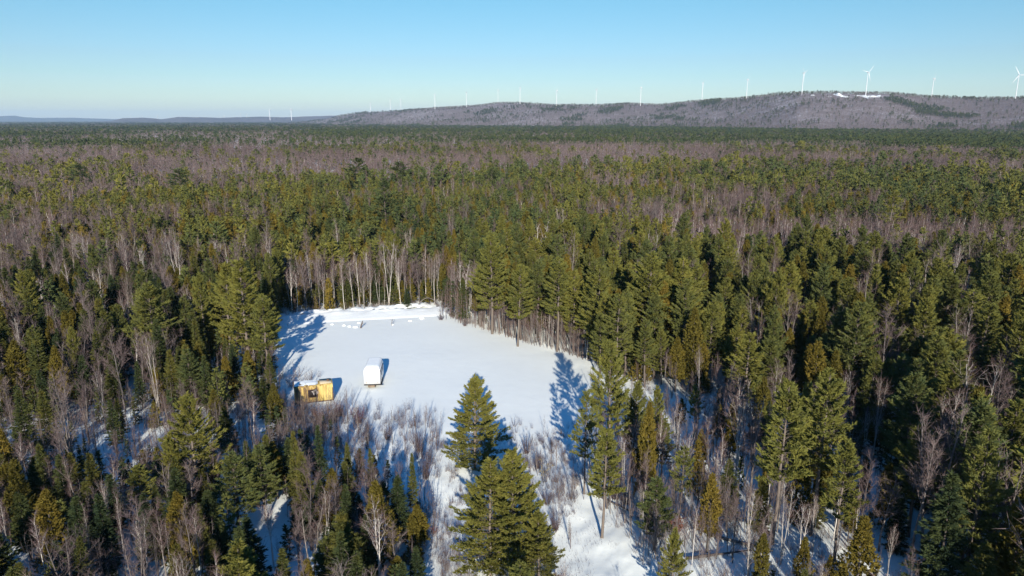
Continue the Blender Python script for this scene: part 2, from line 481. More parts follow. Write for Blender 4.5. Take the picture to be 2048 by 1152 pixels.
def cedar(seed, H=9., base=.10, Rad=1.25, det=1.0, lod=False):
    rg = np.random.default_rng(seed)
    tr, cr = Geo(), Geo()
    zs = np.linspace(0, H * .95, 5)
    tr.tube(np.stack([zs * 0, zs * 0, zs], 1), .012 * H * (1 - zs / H) + .012, 3 if lod else 6)
    n = int(950 * det)
    big = 1.0 if not lod else 1 / math.sqrt(max(det, .02))
    t = rg.uniform(0, 1, n) ** 1.15
    lump = 1 + .22 * np.sin(t * 9 + seed) + .0
    a = rg.uniform(0, 2 * pi, n)
    lob = 1 + .25 * np.sin(3 * a + seed * 1.7 + t * 5) * np.sin(a * 2 + t * 11)
    rr = Rad * (1 - t) ** .58 * lump * lob * (.35 + .65 * rg.uniform(0, 1, n) ** .5)
    pos = np.stack([rr * np.cos(a), rr * np.sin(a), H * (base + (1 - base) * t * .985)], 1)
    K = 4 if not lod else 2
    pos = np.repeat(pos, K, 0); a = np.repeat(a, K)
    o = np.stack([np.cos(a), np.sin(a), np.zeros(len(a))], 1)
    dd = unit(o * .6 + np.array([0, 0, .75]) + rg.normal(0, .45, pos.shape))
    sz = .40 * rg.uniform(.7, 1.3, len(pos)) * (big if lod else 1)
    blades(cr, pos - dd * (sz * .4)[:, None], dd, sz, sz * .45, rg)
    return tr.arrays(), cr.arrays()

def hardwood(seed, H=11., start=.38, spread=.55, limbs=13, twigs=900, stems=1, r0=None, lod=False, tw=.022, leanout=.12):
    """bare broadleaf tree: trunk(s), ascending limbs, a haze of fine twigs"""
    rg = np.random.default_rng(seed)
    tr, cr = Geo(), Geo()
    ends, edirs = [], []
    r0 = r0 or .0085 * H
    for sidx in range(stems):
        h = H * (1 if sidx == 0 else rg.uniform(.78, .98))
        la = rg.uniform(0, 2 * pi); ln = rg.uniform(.3, 1.0) * (leanout if stems > 1 else leanout * .45)
        m = 8
        zs = np.linspace(0, h * .96, m)
        wob = np.cumsum(rg.normal(0, .045, (m, 2)), 0) * h / 11
        path = np.stack([cos(la) * ln * zs + wob[:, 0] - wob[0, 0], sin(la) * ln * zs + wob[:, 1] - wob[0, 1], zs], 1)
        tr.tube(path, r0 * (1 - .9 * zs / h) + .008, 3 if lod else 6)
        for k in range(limbs):
            t = start + (.96 - start) * ((k + rg.uniform(0, 1)) / limbs)
            z = t * h
            p0 = np.array([np.interp(z, zs, path[:, 0]), np.interp(z, zs, path[:, 1]), z])
            a = k * 2.4 + rg.normal(0, .5)
            tilt = spread * rg.uniform(.7, 1.3) * (1.15 - .5 * t)
            d = np.array([cos(a) * sin(tilt), sin(a) * sin(tilt), cos(tilt)])
            L = h * .34 * (1.12 - t) ** .8 * rg.uniform(.65, 1.2)
            P = curve_pts(p0, d, L, .10, 4, rg, .03)
            if not lod:
                tr.tube(P, np.array([.38, .26, .15, .06]) * r0 * (1.2 - .6 * t), 3)
            else:
                blades(tr, P[:1], unit(P[-1:] - P[:1]), [L * .95], [r0 * .8], rg)
            for q in range(4 if not lod else 2):
                s = rg.uniform(.25, 1)
                pp = P[0] + (P[-1] - P[0]) * s
                dd = unit(d + rg.normal(0, .55, 3) + np.array([0, 0, .25]))
                LL = L * rg.uniform(.25, .5)
                if not lod: tr.tube(np.stack([pp, pp + dd * LL * .5 + rg.normal(0, .02, 3), pp + dd * LL]), np.array([.13, .09, .03]) * r0, 3)
                ends.append((pp, dd, LL))
            ends.append((P[0], unit(P[-1] - P[0]), L))
    E0 = np.array([e[0] for e in ends]); ED = np.array([e[1] for e in ends]); EL = np.array([e[2] for e in ends])
    i = rg.choice(len(ends), twigs, p=EL / EL.sum())
    pos = E0[i] + ED[i] * (EL[i] * rg.uniform(.1, 1.0, twigs))[:, None]
    dd = unit(ED[i] * .7 + np.array([0, 0, .35]) + rg.normal(0, .5, pos.shape))
    ln = rg.uniform(.35, 1.0, twigs) * H / 11 * (1 if not lod else 1.35)
    blades(cr, pos, dd, ln, np.full(twigs, tw), rg)
    return tr.arrays(), cr.arrays()

def snag(seed, H=8.):
    """dead conifer: bleached trunk with stubs of limbs"""
    rg = np.random.default_rng(seed); tr, cr = Geo(), Geo()
    zs = np.linspace(0, H, 7)
    P = np.stack([np.cumsum(rg.normal(0, .05, 7)), np.cumsum(rg.normal(0, .05, 7)), zs], 1); P[0, :2] = 0
    tr.tube(P, .011 * H * (1 - zs / H) + .012, 6)
    for k in range(26):
        z = rg.uniform(.25, .97) * H; a = rg.uniform(0, 2 * pi); L = (1.05 - z / H) * rg.uniform(.5, 1.6)
        p0 = np.array([np.interp(z, zs, P[:, 0]), np.interp(z, zs, P[:, 1]), z])
        d = unit(np.array([cos(a), sin(a), rg.normal(.15, .25)]))
        cr.tube(curve_pts(p0, d, L, rg.uniform(-.2, .2), 4, rg, .03), np.array([.022, .016, .01, .004]), 3)
        for q in range(3):
            blades(cr, (p0 + d * L * rg.uniform(.3, .9))[None], unit(d + rg.normal(0, .6, 3))[None], [L * .3], [.012], rg)
    return tr.arrays(), cr.arrays()

def shrub(seed, H=2.2, n=46, spread=.45, twigs=160, tw=.018, leaf=0, light=False):
    """multi-stemmed bare bush"""
    rg = np.random.default_rng(seed); g, c = Geo(), Geo()
    for k in range(n):
        a = rg.uniform(0, 2 * pi); rr = rg.uniform(0, .35) * H * spread
        p0 = np.array([cos(a) * rr, sin(a) * rr, 0])
        ti = rg.uniform(.05, 1.0) * spread
        a2 = a + rg.normal(0, .8)
        d = np.array([cos(a2) * sin(ti), sin(a2) * sin(ti), cos(ti)]); L = H * rg.uniform(.5, 1.08)
        P = curve_pts(p0, d, L, rg.uniform(-.05, .12), 4, rg, .025)
        if light: blades(g, P[:1], d[None], [L], [.036], rg)
        else: g.tube(P, np.array([.016, .013, .009, .003]) * (H / 2.2) ** .5, 3)
        m = max(1, twigs // n)
        s = rg.uniform(.3, 1, m)
        pos = P[0] + (P[-1] - P[0]) * s[:, None]
        dd = unit(d + rg.normal(0, .5, (m, 3)))
        blades(c, pos, dd, rg.uniform(.25, .6, m) * H / 2.2, np.full(m, tw), rg)
        if leaf:
            pos = P[0] + (P[-1] - P[0]) * rg.uniform(.3, 1, leaf)[:, None] + rg.normal(0, .12, (leaf, 3))
            blades(c, pos, unit(rg.normal(0, 1, (leaf, 3))), np.full(leaf, .16), np.full(leaf, .11), rg)
    return g.arrays(), c.arrays()

# ------------------------------------------------------------------ the kinds of tree, each with several full models and light models for the mass behind
KINDS = {
    'pine':     dict(name='white_pine_tree', mats=('pine_bark', 'pine'), H=14.,
                     full=[pine(s, 14., b, r, 1.0, sp) for s, b, r, sp in ((1, .16, 3.0, 0), (2, .24, 2.8, 0), (3, .33, 2.6, .04), (4, .40, 2.6, .06), (5, .28, 3.3, .02), (6, .36, 2.7, .10))]),
    'openpine': dict(name='white_pine_tree', mats=('pine_bark', 'pine'), H=14.,
                     full=[pine(s, 14., b, r, 1.25, 0, taper=.82, fine=.78) for s, b, r in ((11, .05, 4.6), (12, .08, 4.3), (13, .06, 4.8))]),
    'oldpine':  dict(name='white_pine_tree', mats=('pine_bark', 'pine'), H=14.,
                     full=[pine(s, 14., b, r, .8, .22, flat=.45) for s, b, r in ((21, .38, 3.2), (22, .45, 3.0))]),
    'spruce':   dict(name='spruce_tree', mats=('spruce_bark', 'spruce'), H=10.,
                     full=[spruce(s, 10., b, r, 1.0, droop=d) for s, b, r, d in ((1, .05, 1.85, .3), (2, .08, 1.65, .2), (3, .14, 1.5, .3), (4, .04, 2.1, .15), (5, .22, 1.45, .25))]),
    'cedar':    dict(name='cedar_tree', mats=('spruce_bark', 'cedar'), H=9.,
                     full=[cedar(s, 9., b, r) for s, b, r in ((1, .08, 1.35), (2, .15, 1.15), (3, .3, 1.3), (4, .05, 1.6))]),
    'birch':    dict(name='birch_tree', mats=('birch_bark', 'birch_twigs'), H=12.,
                     full=[hardwood(s, 12., st, sp, 11, 620, ns, .075, tw=.020) for s, st, sp, ns in ((1, .48, .38, 1), (2, .5, .4, 1), (3, .45, .42, 2), (4, .52, .36, 2), (5, .42, .45, 3))]),
    'hardwood': dict(name='bare_maple_tree', mats=('grey_bark', 'twigs'), H=11.,
                     full=[hardwood(s, 11., st, sp, 13, 950, ns, tw=.022) for s, st, sp, ns in ((11, .30, .55, 1), (12, .35, .6, 1), (13, .28, .5, 2), (14, .4, .5, 1), (15, .25, .62, 3))]),
    'sapling':  dict(name='bare_sapling', mats=('grey_bark', 'twigs'), H=5.,
                     full=[hardwood(s, 5., .25, .4, 8, 160, ns, .028, tw=.014) for s, ns in ((21, 1), (22, 1), (23, 2), (24, 3))]),
}
LOD1 = {   # 150 to 330 m
    'pine': [pine(100 + s, 14., b, r, .26, sp, True) for s, b, r, sp in ((1, .2, 3.0, 0), (2, .3, 2.7, .03), (3, .38, 2.6, .05), (4, .25, 3.2, 0))],
    'oldpine': [pine(150 + s, 14., b, r, .26, .15, True, .4) for s, b, r in ((1, .35, 3.2), (2, .4, 3.4))],
    'spruce': [spruce(100 + s, 10., b, r, .24, True) for s, b, r in ((1, .06, 1.6), (2, .1, 1.4), (3, .15, 1.3))],
    'cedar': [cedar(100 + s, 9., b, r, .20, True) for s, b, r in ((1, .08, 1.4), (2, .15, 1.2), (3, .1, 1.6))],
    'birch': [hardwood(100 + s, 12., .47, .42, 8, 230, ns, .075, True, .040) for s, ns in ((1, 1), (2, 2), (3, 1))],
    'hardwood': [hardwood(110 + s, 11., .3, .62, 9, 260, ns, .07, True, .046) for s, ns in ((1, 1), (2, 2), (3, 1))],
}
LOD2 = {   # 330 to 900 m
    'pine': [pine(200 + s, 14., b, r, .13, 0, True) for s, b, r in ((1, .25, 2.7), (2, .32, 2.5), (3, .28, 3.0))],
    'oldpine': [pine(250 + s, 14., .3, 3.4, .09, .1, True, .4) for s in (1, 2)],
    'spruce': [spruce(200 + s, 10., .12, r, .12, True) for s, r in ((1, 1.6), (2, 1.4), (3, 1.8))],
    'cedar': [cedar(200 + s, 9., .1, r, .11, True) for s, r in ((1, 1.5), (2, 1.3))],
    'birch': [hardwood(200 + s, 12., .45, .5, 5, 100, 1, .085, True, .085) for s in (1, 2, 3)],
    'hardwood': [hardwood(210 + s, 11., .3, .7, 5, 120, 1, .07, True, .095) for s in (1, 2, 3)],
}
def wide(a, k):   # a grove seen from far away: the same tree stretched sideways
    (tv, tf), (cv, cf) = a
    return (tv * [k, k, 1], tf), (cv * [k, k, 1], cf)
LOD3 = {
    'conifer': [spruce(300 + s, 11., .25, 2.2, .012, True) for s in (1, 2, 3)] + [pine(305 + s, 13., .4, 2.8, .012, 0, True) for s in (1, 2)],
    'hardwood': [hardwood(300 + s, 11., .35, .75, 2, 20, 1, .08, True, .30) for s in (1, 2, 3, 4)],
}

def replicate(protos, kind_ids, pos, rot, sxy, sz, tint):
    """copies of light models merged into one mesh; material 0 bark, 1 foliage"""
    VV, FF, MM, TT, off = [], [], [], [], 0
    for k, ((tv, tf), (cv, cf)) in enumerate(protos):
        idx = np.nonzero(kind_ids == k)[0]
        if not len(idx): continue
        V = np.concatenate([tv, cv]).astype(np.float32)
        F = np.concatenate([tf, cf + len(tv)]).astype(np.int64)
        mi = np.concatenate([np.zeros(len(tf), np.int8), np.ones(len(cf), np.int8)])
        c, s = np.cos(rot[idx])[:, None], np.sin(rot[idx])[:, None]
        X = (V[:, 0] * c - V[:, 1] * s) * sxy[idx][:, None] + pos[idx, 0:1]
        Y = (V[:, 0] * s + V[:, 1] * c) * sxy[idx][:, None] + pos[idx, 1:2]
        Z = V[:, 2] * sz[idx][:, None] + pos[idx, 2:3]
        n = len(idx)
        VV.append(np.stack([X, Y, Z], -1).reshape(-1, 3).astype(np.float32))
        FF.append((F[None] + (np.arange(n) * len(V))[:, None, None]).reshape(-1, 3) + off)
        MM.append(np.tile(mi, n)); TT.append(np.repeat(tint[idx], len(V)).astype(np.float32))
        off += n * len(V)
    return np.concatenate(VV), np.concatenate(FF), np.concatenate(MM), np.concatenate(TT)

# ------------------------------------------------------------------ where the trees stand
TREES = []          # dict(kind, x, y, h, wid, proto, label...)
GRID = {}
def grid_near(x, y, rad):
    cx, cy_ = int(x // 4), int(y // 4)
    for i in range(cx - 2, cx + 3):
        for j in range(cy_ - 2, cy_ + 3):
            for (qx, qy, qr) in GRID.get((i, j), ()):
                if (qx - x) ** 2 + (qy - y) ** 2 < (rad + qr) ** 2: return True
    return False
SKY_X = [-400, 0, 200, 330, 470, 560, 640, 700, 760, 880, 1120, 1180, 1300, 1420, 1520, 1700, 2500]
SKY_Y = [850, 850, 872, 880, 880, 850, 850, 880, 900, 960, 960, 800, 790, 760, 700, 700, 700]
def fit_height(k, x, y, h, j):
    """keep the near trees as low as they are in the place, so the clearing stays in view"""
    r = math.hypot(x, y); px, pb = proj(x, y, 0); px, pb = float(px), float(pb)
    if px < 900 and pb > 905: lim = np.interp(px, SKY_X, SKY_Y) + 45 * j
    elif 420 < px < 556 and 735 < pb < 800: lim = 715 + 30 * j
    elif px < 555 and pb > 775: lim = 700 + 60 * j
    elif px < 905 and pb > 800: lim = np.interp(px, [555, 600, 700, 780, 905], [800, 812, 845, 872, 905]) + 25 * j
    elif 1120 < px < 1520 and pb > 735: lim = np.interp(px, SKY_X, SKY_Y) + 60 * j
    else: return h
    b = (576 - lim) / FPX; kk = y / (CP + b * SP)
    return min(h, CAM_H + kk * (-SP + b * CP))
def put(kind, x, y, h, rad, hero=None, **kw):
    GRID.setdefault((int(x // 4), int(y // 4)), []).append((x, y, rad))
    d = dict(kind=kind, x=x, y=y, h=h, hero=hero, **kw); TREES.append(d); return d

# individual trees one can point to: kind, base pixel, top pixel row, width factor, model, label
HEROES = [
    ('openpine', 950, 938, 754, 1.30, 0, 'bright green pine standing alone on open snow, its crown against the white field'),
    ('openpine', 980, 1152, 920, 1.35, 1, 'large dense pine in the near center, left partner of the merged pair'),
    ('openpine', 1030, 1138, 893, 1.15, 2, 'large dense pine in the near center, pointed right partner of the merged pair'),
    ('openpine', 1078, 1160, 1018, 1.25, 0, 'short bushy pine tucked under the right side of the big central pair'),
    ('pine', 1218, 965, 688, .95, 5, 'tall thin sparse pine at the right edge of the snow field, casting the long blue shadow'),
    ('pine', 1262, 940, 760, .95, 2, 'loose crowned pine just right of the tall sparse field edge pine'),
    ('oldpine', 1168, 990, 785, .75, 0, 'spindly pine with bare lower trunk beside the blue shadow lane'),
    ('pine', 1205, 1075, 858, 1.1, 3, 'pine with round bushy head and long bare trunk over the snow lane'),
    ('pine', 1310, 925, 775, .75, 4, 'small pine among pale stems right of the field edge'),
    ('oldpine', 1358, 1050, 885, .85, 1, 'thin pine with open tufted crown above the rusty bush'),
    ('pine', 1545, 1092, 768, 1.0, 3, 'left tree of the tall dark trunked pine cluster on the snowy right slope'),
    ('pine', 1622, 1072, 742, 1.0, 3, 'tallest middle tree of the dark trunked pine cluster on the right'),
    ('pine', 1668, 1120, 880, 1.05, 3, 'front right tree of the dark trunked pine cluster, crown reaching low'),
    ('pine', 1590, 1010, 770, .80, 1, 'pine standing behind the dark trunked cluster on the right slope'),
    ('pine', 1872, 985, 738, 1.35, 4, 'broad bushy pine beside the deep dark gap on the right'),
    ('pine', 1915, 1090, 790, 1.1, 0, 'tall full pine below the broad bushy pine near the right edge'),
    ('pine', 1985, 1080, 800, 1.0, 1, 'upright pine close to the right edge, second from the frame'),
    ('pine', 2030, 1150, 850, 1.15, 4, 'large pine cut by the right edge of the photograph'),
    ('pine', 1485, 838, 662, 1.35, 1, 'bright round topped pine rising out of dark woods right of center'),
    ('openpine', 1342, 1215, 1054, .82, 1, 'bright young pine cut off by the bottom edge, right of center'),
    ('cedar', 1708, 1205, 1030, 1.25, 3, 'round olive brown cedar cut off by the bottom edge on the right'),
    ('openpine', 398, 1000, 785, 1.2, 0, 'big bright yellow green pine with several leaders in the left foreground'),
    ('openpine', 352, 1010, 862, .85, 2, 'bushy pine leaning on the left flank of the big yellow green pine'),
    ('pine', 318, 752, 566, 1.35, 4, 'broad layered pine standing out in the woods left of the clearing'),
    ('pine', 498, 742, 518, 1.3, 1, 'tall bright pine at the left edge of the clearing, behind its neighbour'),
    ('pine', 538, 768, 588, 1.25, 3, 'pine with bare pale trunk whose shadow falls across the left of the clearing'),
    ('pine', 462, 726, 525, 1.1, 2, 'narrow bright pine in the row at the left edge of the clearing'),
    ('pine', 415, 715, 545, .8, 3, 'slim pine at the far end of the row left of the clearing'),
    ('openpine', 160, 790, 655, .85, 0, 'small full pine surrounded by dark shade at far left'),
    ('pine', 70, 690, 545, 1.05, 4, 'bright headed pine near the left edge of the photograph'),
    ('spruce', 92, 830, 738, 1.2, 0, 'dark green spruce among bare stems at far left'),
    ('spruce', 700, 1000, 880, .8, 2, 'slim spruce at the end of the near left group, above blue shaded snow'),
    ('spruce', 745, 1005, 892, .75, 4, 'slender young spruce nearest the open snow on the left'),
    ('spruce', 598, 1020, 860, .8, 1, 'pointed olive spruce below the yellow container'),
    ('spruce', 645, 1000, 845, .8, 4, 'dark bushy topped spruce below the yellow container'),
    ('spruce', 828, 1040, 905, .62, 4, 'small ragged spruce with leaning pale stems by the brush in the center'),
    ('cedar', 1290, 1010, 800, .8, 1, 'brownish upright cedar amid thin trunks right of the blue shadow'),
    ('cedar', 1395, 985, 850, .9, 0, 'yellow brown cedar among pale stems on the right'),
    ('pine', 1036, 693, 530, 1.15, 5, 'pine with a straight pale bare trunk in front of the right pine stand'),
    ('pine', 985, 668, 470, 1.1, 4, 'tall layered pine at the far corner of the clearing'),
    ('pine', 1115, 702, 515, 1.15, 3, 'wide pine at the front of the right pine stand'),
    ('pine', 1195, 728, 530, 1.15, 1, 'pine with dark gap on its right at the front of the pine stand'),
    ('pine', 1290, 740, 510, 1.3, 4, 'largest broad pine of the stand right of the clearing'),
    ('pine', 1365, 735, 515, 1.2, 2, 'bright pine beside the largest broad pine of the stand'),
    ('birch', 1468, 1000, 760, 1.1, 2, 'tall forked pale birch standing bare on the right slope'),
    ('hardwood', 1500, 1000, 800, .9, 2, 'fan shaped bare tree beside the tall forked birch'),
    ('birch', 1350, 900, 800, .8, 0, 'thin white birch leaning among cedars right of the blue shadow'),
    ('birch', 228, 1120, 960, .8, 3, 'white twin stemmed birch in the dark spruces at lower left'),
    ('birch', 296, 1168, 1030, 1.1, 4, 'brightest forked white birch at the bottom edge on the left'),
    ('birch', 255, 1160, 990, .6, 0, 'thin white birch between the two forked birches at lower left'),
    ('birch', 188, 1160, 1010, .6, 1, 'slender crooked birch left of the twin stemmed one'),
    ('birch', 24, 1150, 1000, .8, 1, 'pale bent birch at the lower left corner'),
    ('birch', 520, 1000, 890, .5, 0, 'single white stem lit against blue shade in the left woods'),
    ('birch', 27, 700, 575, .8, 1, 'lone white birch trunk high on the left edge'),
    ('birch', 345, 1168, 1050, .6, 1, 'thin birch just right of the brightest forked one'),
    ('birch', 1772, 1170, 1050, .8, 2, 'forked white birch at the bottom edge on the right'),
    ('birch', 1745, 1060, 950, .6, 0, 'lone leaning white birch in front of black shade on the right'),
    ('hardwood', 150, 960, 760, .9, 4, 'many stemmed bare grey tree in the brush at far left'),
    ('hardwood', 290, 800, 680, 1.1, 0, 'rounded pale bare tree below the broad layered pine'),
    ('hardwood', 1555, 760, 660, 1.0, 3, 'bare forked grey tree above the dark right woods'),
    ('birch', 720, 614, 505, 1.0, 2, 'tall white twin birch in the middle of the stand behind the clearing'),
    ('birch', 668, 614, 515, 1.0, 0, 'straight white birch left of the middle of the far stand'),
    ('birch', 778, 612, 480, 1.0, 4, 'tallest multi stemmed birch of the stand behind the clearing'),
    ('hardwood', 640, 616, 495, .8, 0, 'rusty twigged bare tree in the birch stand behind the clearing'),
    ('spruce', 814, 616, 576, 1.3, 3, 'small dark spruce standing at the snowy far edge of the clearing'),
    ('oldpine', 776, 500, 360, 1.35, 0, 'dark bluish layered pine standing above the forest beyond the clearing'),
    ('oldpine', 1772, 500, 378, 1.0, 1, 'tall yellowish pine standing above its neighbours on the far right'),
    ('oldpine', 720, 400, 314, 2.0, 0, 'flat topped old pine on the skyline of the middle forest, left of its twin'),
    ('oldpine', 806, 402, 320, 2.0, 1, 'old pine with sweeping tiers right of the flat topped one'),
    ('oldpine', 366, 425, 334, 1.7, 1, 'tiered old pine rising from the middle forest on the left'),
    ('oldpine', 168, 400, 330, 1.9, 0, 'wide dark old pine in the middle forest at far left'),
    ('oldpine', 985, 400, 334, 1.6, 1, 'layered old pine in the middle forest near the center'),
]
for kind, px, pb, pt, wd, pr, lab in HEROES:
    x, y, _ = at(px, pb); h = height_for(px, pb, pt)
    put(kind, x, y, h, .9 if kind != 'birch' else .5, hero=lab, wid=wd, proto=pr)

BRUSH_L = [at(*p)[:2] for p in [(-200, 745), (560, 745), (580, 815), (700, 830), (770, 850), (800, 900), (560, 900), (-200, 905)]]
def mixture(px, py, r, x, y, n1, n2):
    """share of (pine, oldpine, spruce, cedar, birch, hardwood), density, height range for a spot whose crown shows at (px, py)"""
    if (r < 55 and 1100 < px < 1760) or (5 < x < 35 and y < 56): return (0, 0, 0, 0, .5, .5), .05, (4, 7)
    if r < 185:
        if 556 < px < 950 and 480 < py < 628 and r > 135:
            if py > 532: return (.03, 0, .20, .07, .55, .15), .8, (8.0, 11.0)
            return (.45, .06, .22, .22, .03, .02), 1.0, (9.5, 13)
        if px > 1340 and 440 < py < 512:
            return (.05, 0, .05, .03, .55, .32), .85, (8.5, 11.5)
        if px > 930 and py < 712:
            return (.64, .03, .08, .17, .05, .03), .95, (9.5, 16.0)
        if 1120 < px < 1720 and py > 1010: return (.08, .04, .03, .10, .25, .50), .13, (4.5, 9.5)
        if 1480 < px < 1720 and py > 770: return (.12, .03, .03, .08, .30, .44), .25, (5, 10)
        if px > 1500:
            if 1690 < px < 1800 and py > 800: return (.15, 0, .12, .05, .18, .5), .55, (6, 10)
            return (.56, .03, .10, .10, .06, .15), .85, (10, 15.5)
        if px > 1120:
            return (.10, .03, .03, .13, .29, .42), .20, (4.5, 9.5)
        if py < 560:
            return (.22, 0, .36, .10, .18, .14), .95, (10, 14)
        if 420 < px < 560 and py > 600: return (.16, 0, .40, .10, .14, .20), .40, (5.0, 9.0)
        if py < 742:
            return (.16, 0, .47, .12, .10, .15), .95, (8.5, 13)
        if inside(BRUSH_L, np.array([x]), np.array([y]))[0]:
            return (.03, 0, .10, .05, .27, .55), .22, (5, 9)
        if px < 800:
            return (.10, 0, .38, .14, .17, .21), .78, (4.8, 9.2)
        return (.1, 0, .3, .1, .2, .3), .3, (4, 8)
    if px > 1340 and 448 < py < 508 and r < 260:
        return (.05, 0, .05, .03, .55, .32), .85, (8.5, 11.5)
    hw = sstep(.57, .65, n1) * .72 + .08
    if r > 430: hw = max(hw, float(sstep(430, 640, r)) * .86 * (1 - .35 * float(n2 > .62)))
    if r > 760 and px > 900: hw *= .45
    c = 1 - hw
    return (c * .40, c * .09, c * .28, c * .23, hw * .25, hw * .75), 1.0, (8.5, 13.5)

KEYS = ('pine', 'oldpine', 'spruce', 'cedar', 'birch', 'hardwood')
RADS = dict(pine=1.35, oldpine=1.9, spruce=1.08, cedar=.9, birch=.75, hardwood=1.05, openpine=1.5, sapling=.45)
rs = np.random.default_rng(99)
def scatter(rmin, rmax, n, azlim):
    """dart throwing on the flat forest"""
    az = rs.uniform(-azlim, azlim, n); r = np.sqrt(rs.uniform(rmin ** 2, rmax ** 2, n))
    X, Y = r * np.sin(az), r * np.cos(az)
    op = inside(OPEN, X, Y)
    P1, P2 = fnoise(X / 45, Y / 30, 71), fnoise(X / 110, Y / 60, 75)
    PX, PY = proj(X, Y, np.full(n, 6.5))
    u = rs.random((n, 4))
    for i in range(n):
        if op[i]: continue
        mix, den, (h0, h1) = mixture(PX[i], PY[i], r[i], X[i], Y[i], P1[i], P2[i])
        if u[i, 0] > den: continue
        k = KEYS[int(np.searchsorted(np.cumsum(mix), min(u[i, 1], .9999) * sum(mix)))]
        h = h0 * .86 + (h1 * 1.06 - h0 * .86) * u[i, 2]
        if k in ('spruce', 'cedar'): h *= .86
        if r[i] < 100:
            h = fit_height(k, X[i], Y[i], h, u[i, 3])
            if h < 2.2: continue
        rad = RADS[k] * (h / 12) ** .6 * (1.0 if r[i] < 330 else 1.25)
        if den < .6: rad *= 1.15
        if grid_near(X[i], Y[i], rad * .98): continue
        put(k, X[i], Y[i], h, rad, wid=(.90 + .40 * u[i, 3]) * (1.12 if PX[i] < 850 and PY[i] > 850 else 1.0))
scatter(22, 185, 16000, R(52))
scatter(185, 330, 24000, R(46))
# a few understorey conifers and thin saplings under and between, closing the gaps near the ground
def scatter_fill(rmin, rmax, n, azlim, kinds, hr, rad):
    az = rs.uniform(-azlim, azlim, n); r = np.sqrt(rs.uniform(rmin ** 2, rmax ** 2, n))
    X, Y = r * np.sin(az), r * np.cos(az); op = inside(OPEN, X, Y)
    PX, PY = proj(X, Y, np.full(n, 2.5))
    for i in range(n):
        if op[i] or grid_near(X[i], Y[i], rad): continue
        k = kinds[rs.integers(len(kinds))]
        if 1120 < PX[i] < 1520 and PY[i] > 690 and k != 'sapling' and rs.random() < .93: continue
        if PX[i] < 850 and PY[i] > 870 and k != 'sapling' and rs.random() < .4: continue
        if inside(BRUSH_L, X[i:i+1], Y[i:i+1])[0] and k != 'sapling' and rs.random() < .8: continue
        h = rs.uniform(*hr)
        if r[i] < 100: h = fit_height(k, X[i], Y[i], h, rs.random())
        if h < 1.5: continue
        put(k, X[i], Y[i], h, rad, wid=rs.uniform(.85, 1.2))
scatter_fill(50, 190, 3500, R(44), ('spruce', 'spruce', 'cedar', 'sapling', 'sapling'), (3.0, 6.5), .42)
for k in range(150):     # small conifers at the feet of the far birches
    px = rs.uniform(560, 950); x, y, _ = at(px, np.interp(px, [556, 620, 720, 868, 950], [626, 620, 616, 606, 622]) - abs(rs.normal(0, 16)))
    put('spruce' if rs.random() < .7 else 'cedar', x, y, rs.uniform(1.5, 5.5), .2, wid=rs.uniform(.9, 1.4))
# pale thin stems in a row along the right edge of the field
for k in range(170):
    t = rs.random()
    px = 880 + 300 * t; pb = np.interp(px, [880, 960, 1050, 1120, 1182], [634, 657, 686, 702, 724]) - abs(rs.normal(0, 7)) + 2
    x, y, _ = at(px, pb)
    put('sapling' if k % 3 else 'birch', x, y, rs.uniform(3.2, 7.5), .1, wid=rs.uniform(.6, .9))
for k in range(240):     # thin stems on the open slope right of the shadow lane
    px, pb = rs.uniform(1180, 1560), rs.uniform(745, 1150)
    x, y, _ = at(px, pb)
    if inside(OPEN, np.array([x]), np.array([y]))[0]: continue
    put('sapling' if rs.random() < .7 else 'hardwood', x, y, rs.uniform(3.0, 7.0), .1, wid=rs.uniform(.7, 1.0))
for k in range(70):      # along both sides of the snow strip
    if k % 3: px, pb = rs.uniform(730, 885), rs.uniform(850, 1150)
    else: px, pb = rs.uniform(1050, 1180), rs.uniform(860, 1150)
    x, y, _ = at(px, pb); put('sapling', x, y, rs.uniform(2.2, 5.0), .1, wid=rs.uniform(.7, 1.0))
for k in range(90):      # among the near spruces on the left
    px, pb = rs.uniform(0, 740), rs.uniform(900, 1190); x, y, _ = at(px, pb)
    put('hardwood' if rs.random() < .35 else 'sapling', x, y, rs.uniform(3.0, 6.5), .1, wid=rs.uniform(.7, 1.0))
for k in range(34):      # thin white birches scattered on the right slope
    px, pb = rs.uniform(1230, 1720), rs.uniform(790, 1140); x, y, _ = at(px, pb)
    if inside(OPEN, np.array([x]), np.array([y]))[0]: continue
    put('birch', x, y, rs.uniform(5.0, 9.5), .1, wid=rs.uniform(.6, .85))
for k in range(300):     # and in the brush on the left
    px, pb = rs.uniform(0, 720), rs.uniform(750, 930)
    x, y, _ = at(px, pb)
    if inside(OPEN, np.array([x]), np.array([y]))[0]: continue
    put('sapling', x, y, rs.uniform(2.8, 6.0), .1, wid=rs.uniform(.7, 1.0))

